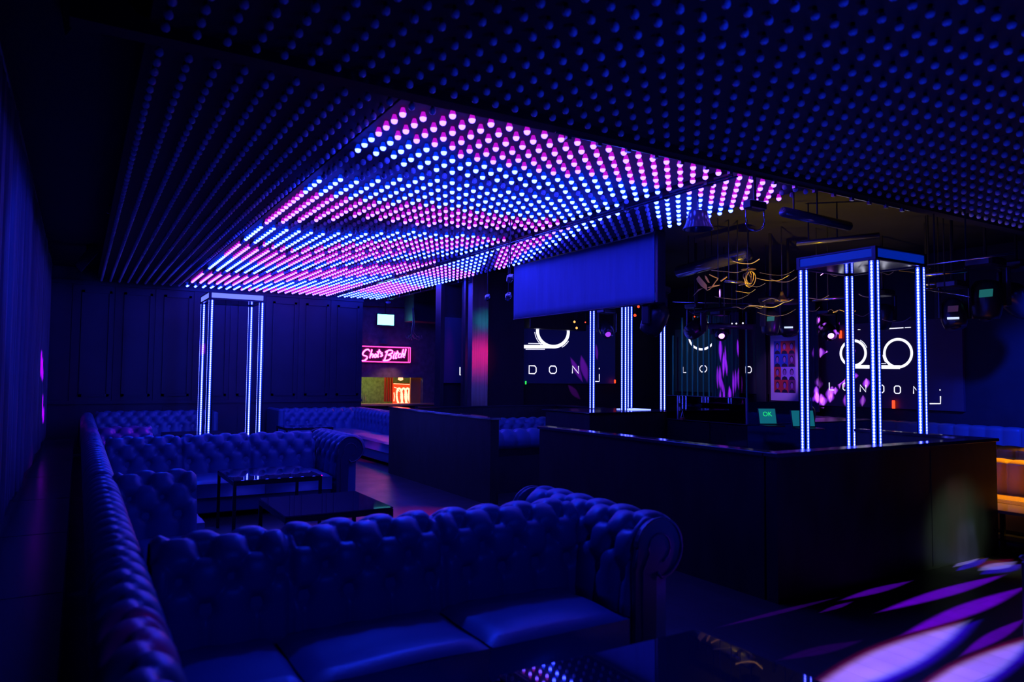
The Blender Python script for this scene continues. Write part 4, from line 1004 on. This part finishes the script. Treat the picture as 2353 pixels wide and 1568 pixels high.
spot('wash_fill', (1.2, 11.6, 3.3), (1.4, 8.6, .7), BLUE, 160, 60)
spot('arm_violet_fill', (5.4, 2.3, .9), (2.86, 2.97, .6), (.28, .0, 1), 150, 9, .8)  # added; stands in for pattern projector light on the arm edges
spot('roll_pink_fill', (2.2, .6, 3.1), (.20, 2.4, .85), (1, .0, .35), 60, 7, .6)  # added spot for the pink highlight on the sofa roll
spot('poster_fill', (9.2, 8.6, 3.1), (11.88, 9.55, 1.75), (.5, .2, 1), 420, 22, .5)  # added spot to bring violet onto the poster
spot('wash_fill', (3.4, .4, 3.3), (.6, 9.5, .5), BLUE, 120, 50)
spot('wash_fill', (3.5, 10.0, 2.2), (3.2, 16.8, 2.6), BLUE, 260, 70)
spot('wash_fill', (1.6, 5.0, 2.9), (-.5, 7.8, 2.3), BLUE, 330, 44)
spot('wash_fill', (9.3, 3.5, 3.1), (12.1, 4.6, 1.0), BLUE, 1500, 62)
spot('screen_blue_fill', (6.5, 12.7, 3.3), (6.42, 12.98, 2.3), BLUE, 60, 50)  # added spot to turn the far screen's left part blue
spot('screen_violet_fill', (6.34, 12.78, 3.2), (6.32, 12.98, 1.9), (.4, .0, 1), 70, 14, .8)  # added spot for the violet patch on the far screen
spot('ceiling_wash_fill', (3.5, 1.5, .3), (4.5, 2.6, 3.5), BLUE, 200, 150, 1)  # added fill near the floor that brightens the unlit bulbs
spot('ceiling_wash_fill', (9.0, 3.9, 1.7), (9.2, 3.2, 3.5), BLUE, 45, 110, 1)  # added fill for the right end of the unlit bulbs
spot('column_pink_fill', (7.9, 10.4, 2.1), (6.75, 12.3, 1.98), (1, .0, .12), 60, 30, 1, .12)  # added; imitates the pink neon's reflection on the column
spot('column_teal_fill', (7.9, 10.4, 2.85), (6.75, 12.3, 2.68), (0, .6, .65), 16, 14, 1, .08)  # added; imitates the exit sign's teal reflection on the column
spot('seat_pink_light', (4.4, 10.4, 3.1), (5.0, 12.9, .42), (1, .0, .10), 700, 16, .5)
spot('floor_pink_light', (5.2, 10.5, 3.1), (2.9, 7.3, 0), (1, .0, .1), 420, 24, .8)
spot('barrier_light', (7.1, 1.9, .5), (6.75, 3.5, .24), (.7, 1, .65), 60, 40, 1)
spot('bench_amber_light', (9.6, 3.4, 3.2), (8.4, 3.6, .4), (1, .5, .0), 900, 36, .8)
spot('rig_amber_light', (6.9, 5.9, 1.2), (7.9, 6.0, 3.1), (1, .6, .0), 280, 76, .8)
spot('rig_violet_light', (8.5, 5.0, 1.8), (8.9, 9.5, 3.5), (.25, .01, 1), 60, 70, .8)
spot('slat_teal_fill', (8.6, 11.9, 3.0), (11.85, 11.6, 1.9), (.03, .5, 1), 90, 50, .8)  # added spot so the slats look lit in teal
lamp('POINT', 'bar_light', (6.6, 18.6, 2.1), (.95, 1, .5), 45, shadow_soft_size=.1)
lamp('POINT', 'bar_amber_light', (7.75, 18.1, 1.9), (1, .35, .03), 16, shadow_soft_size=.08)
spot('counter_amber_light', (7.2, 16.9, 2.4), (6.6, 17.4, .9), (1, .35, .08), 60, 60, .8)
spot('sofa_violet_light', (3.0, 11.0, 3.2), (.6, 10.9, .8), (.45, .0, 1), 260, 20, .8)

# pattern projector: each lobe is one mirror facet's beam
def gobo(name, loc, target, col, energy, ang, lobes, scale=1.0, shift=(0, 0)):
    o = spot(name, loc, target, col, energy, ang, .2, .004)
    bpy.context.view_layer.update(); Mi = o.rotation_euler.to_matrix().inverted(); L0 = Vector(loc)
    def uv(P): d = Mi @ (Vector(P)-L0); return d.x/-d.z, d.y/-d.z
    l = o.data; l.use_nodes = True; N = l.node_tree.nodes; K = l.node_tree.links; E = N['Emission']
    tc = N.new('ShaderNodeTexCoord'); sp = N.new('ShaderNodeSeparateXYZ'); K.new(tc.outputs['Normal'], sp.inputs[0])
    def M(op, a, b=None):
        x = N.new('ShaderNodeMath'); x.operation = op
        for k, v in enumerate((a, b)):
            if v is None: continue
            if isinstance(v, (int, float)): x.inputs[k].default_value = v
            else: K.new(v, x.inputs[k])
        return x.outputs[0]
    z = M('ABSOLUTE', sp.outputs[2]); u, v = M('DIVIDE', sp.outputs[0], z), M('DIVIDE', sp.outputs[1], z)
    tot = None
    for (P, Q, w, g) in lobes:
        a, c = uv(P), uv(Q); cx, cy = (a[0]+c[0])/2+shift[0], (a[1]+c[1])/2+shift[1]; dx, dy = c[0]-a[0], c[1]-a[1]; hl = math.hypot(dx, dy)/2*scale; th = math.atan2(dy, dx); hw = w*scale if isinstance(w, float) else abs((uv(w)[1]-(a[1]+c[1])/2)*math.cos(th)-(uv(w)[0]-(a[0]+c[0])/2)*math.sin(th))*scale
        X, Yv = M('SUBTRACT', u, cx), M('SUBTRACT', v, cy)
        A = M('DIVIDE', M('ADD', M('MULTIPLY', X, math.cos(th)), M('MULTIPLY', Yv, math.sin(th))), hl)
        Bq = M('DIVIDE', M('SUBTRACT', M('MULTIPLY', Yv, math.cos(th)), M('MULTIPLY', X, math.sin(th))), hw)
        # lens-shaped lobe: |B| < (1-A^2)
        r = M('ADD', M('POWER', M('ABSOLUTE', A), 1.7), M('ABSOLUTE', Bq))
        k = N.new('ShaderNodeMapRange'); k.interpolation_type = 'SMOOTHSTEP'; k.inputs[1].default_value = .55; k.inputs[2].default_value = 1.1; k.inputs[3].default_value = g; k.inputs[4].default_value = 0; K.new(r, k.inputs[0])
        tot = k.outputs[0] if tot is None else M('ADD', tot, k.outputs[0])
    K.new(tot, E.inputs['Strength'])
    return o
def FL(x, y): return onz(x, y, 0)
GL = (5.1, 3.1, 3.3); TG = (5.2, 2.8, 0)
ST = [((1790, 1640), (2232, 1424), 44, 1.0), ((2040, 1655), (2380, 1462), 40, 1.0), ((2062, 1464), (2365, 1346), 19, .42), ((2010, 1410), (2320, 1318), 13, .38), ((1925, 1382), (2100, 1334), 8, .2),
      ((2188, 1305), (2258, 1276), 8, .9), ((2245, 1313), (2338, 1290), 11, 1.0), ((2200, 1512), (2360, 1420), 16, .25), ((1880, 1410), (1962, 1382), 5, .1), ((1640, 1445), (1930, 1372), 5, .05), ((1780, 1520), (1990, 1470), 12, .03)]
def lobes_px(ox, oy):
    R = []
    for a, c, h, g in ST:
        m = ((a[0]+c[0])/2+ox, (a[1]+c[1])/2+oy)
        R.append((FL(a[0]+ox, a[1]+oy), FL(c[0]+ox, c[1]+oy), FL(m[0]+h*.42, m[1]+h*.91), g))
    return R
BIG = [0, 1, 5, 6]
def pick(L_, big): return [l for k, l in enumerate(L_) if (k in BIG) == big]
gobo('pattern_projector', GL, TG, (.30, .25, .9), 6500, 84, pick(lobes_px(0, 0), True))
gobo('pattern_projector', GL, TG, (.20, .0, 1), 13000, 84, pick(lobes_px(0, 0), False))
gobo('pattern_projector', GL, TG, (.03, .0, 1), 5500, 84, pick(lobes_px(11, 7), True), 1.1)
gobo('pattern_projector', GL, TG, (1, .0, .3), 1100, 84, pick(lobes_px(-7, -6), True), 1.0)
# dappled violet light on the right wall
random.seed(12)
def wall_lobes(n, x0, x1, y0, y1, X, h=22, w=.012):
    R = []
    for k in range(n):
        x = random.uniform(x0, x1); y = random.uniform(y0, y1); hh = random.uniform(.6, 1.3)*h
        R.append((onx(x+random.uniform(-3, 3), y-hh, X), onx(x, y+hh, X), w*random.uniform(.6, 1.3), random.uniform(.3, 1)))
    return R
GW = (8.6, 6.2, 3.1)
W1 = wall_lobes(26, 1872, 1992, 770, 930, 11.95, 14, .016); W2 = wall_lobes(14, 1642, 1700, 800, 930, 11.8, 26, .009)
gobo('pattern_projector', GW, (12, 8.4, 1.8), (.4, .03, 1), 14000, 60, W1)
gobo('pattern_projector', GW, (12, 8.4, 1.8), (1, .35, .75), 8000, 60, [(a, c, w*.5, g) for a, c, w, g in W1])
gobo('pattern_projector', (8.7, 8.4, 3.1), (12, 10.8, 1.6), (.3, .01, 1), 5000, 60, W2)
gobo('pattern_projector', (8.7, 8.4, 3.1), (12, 10.8, 1.6), (.9, .05, .6), 2200, 60, [(a, c, w*.5, g) for a, c, w, g in W2])
W3 = [(ony(x0, y0, 12.98), ony(x1, y1, 12.98), w, g) for x0, y0, x1, y1, w, g in ((1310, 820, 1340, 880, .02, 1), (1335, 815, 1350, 880, .025, 1), (1370, 790, 1372, 830, .01, 1), (1305, 880, 1335, 915, .02, .6))]
gobo('pattern_projector', (7.4, 9.6, 3.2), (8.4, 13, 2), (.45, .02, 1), 2500, 90, W3)
# violet splash on the left curtain
W4 = [(onx(x0, y0, -.48), onx(x1, y1, -.48), w, g) for x0, y0, x1, y1, w, g in ((102, 750, 101, 860, .006, 1), (92, 790, 96, 880, .012, .8), (108, 830, 106, 930, .014, 1), (98, 900, 100, 975, .01, 1))]
W4 = [(a, c, w*3.2, g) for a, c, w, g in W4]
gobo('pattern_projector', (4.5, 13.2, 3.2), (-.5, 15.2, 1.6), (.4, .0, 1), 20000, 60, W4)

w = bpy.data.worlds.new('w'); SC.world = w; w.use_nodes = True
w.node_tree.nodes['Background'].inputs[0].default_value = (.0, .0004, .004, 1); w.node_tree.nodes['Background'].inputs[1].default_value = 1

# ------------------------------------------------------------------ camera
cam = bpy.data.cameras.new('camera'); co = bpy.data.objects.new('camera', cam); COL.objects.link(co)
cam.sensor_width = 36; cam.lens = FPX/2353*36; cam.clip_start = .05; cam.clip_end = 60
fwv = Vector((math.sin(YAW)*math.cos(PIT), math.cos(YAW)*math.cos(PIT), math.sin(PIT))); r0 = Vector((math.cos(YAW), -math.sin(YAW), 0)); u0 = r0.cross(fwv)
rr = r0*math.cos(ROL) + u0*math.sin(ROL); uu = -r0*math.sin(ROL) + u0*math.cos(ROL)
Mx = Matrix((rr, uu, -fwv)).transposed().to_4x4(); Mx.translation = EYEV; co.matrix_world = Mx
cam.dof.use_dof = True; cam.dof.focus_distance = 11; cam.dof.aperture_fstop = 1.8
SC.camera = co
SC.view_settings.view_transform = 'Standard'; SC.view_settings.look = 'None'; SC.view_settings.exposure = -.15; SC.view_settings.gamma = 1; SC.view_settings.use_curve_mapping = False
cy = SC.cycles; cy.use_denoising = True; cy.max_bounces = 6; cy.diffuse_bounces = 3; cy.glossy_bounces = 4; cy.transparent_max_bounces = 12; cy.use_light_tree = True
cy.sample_clamp_indirect = 4; cy.caustics_reflective = False; cy.caustics_refractive = False
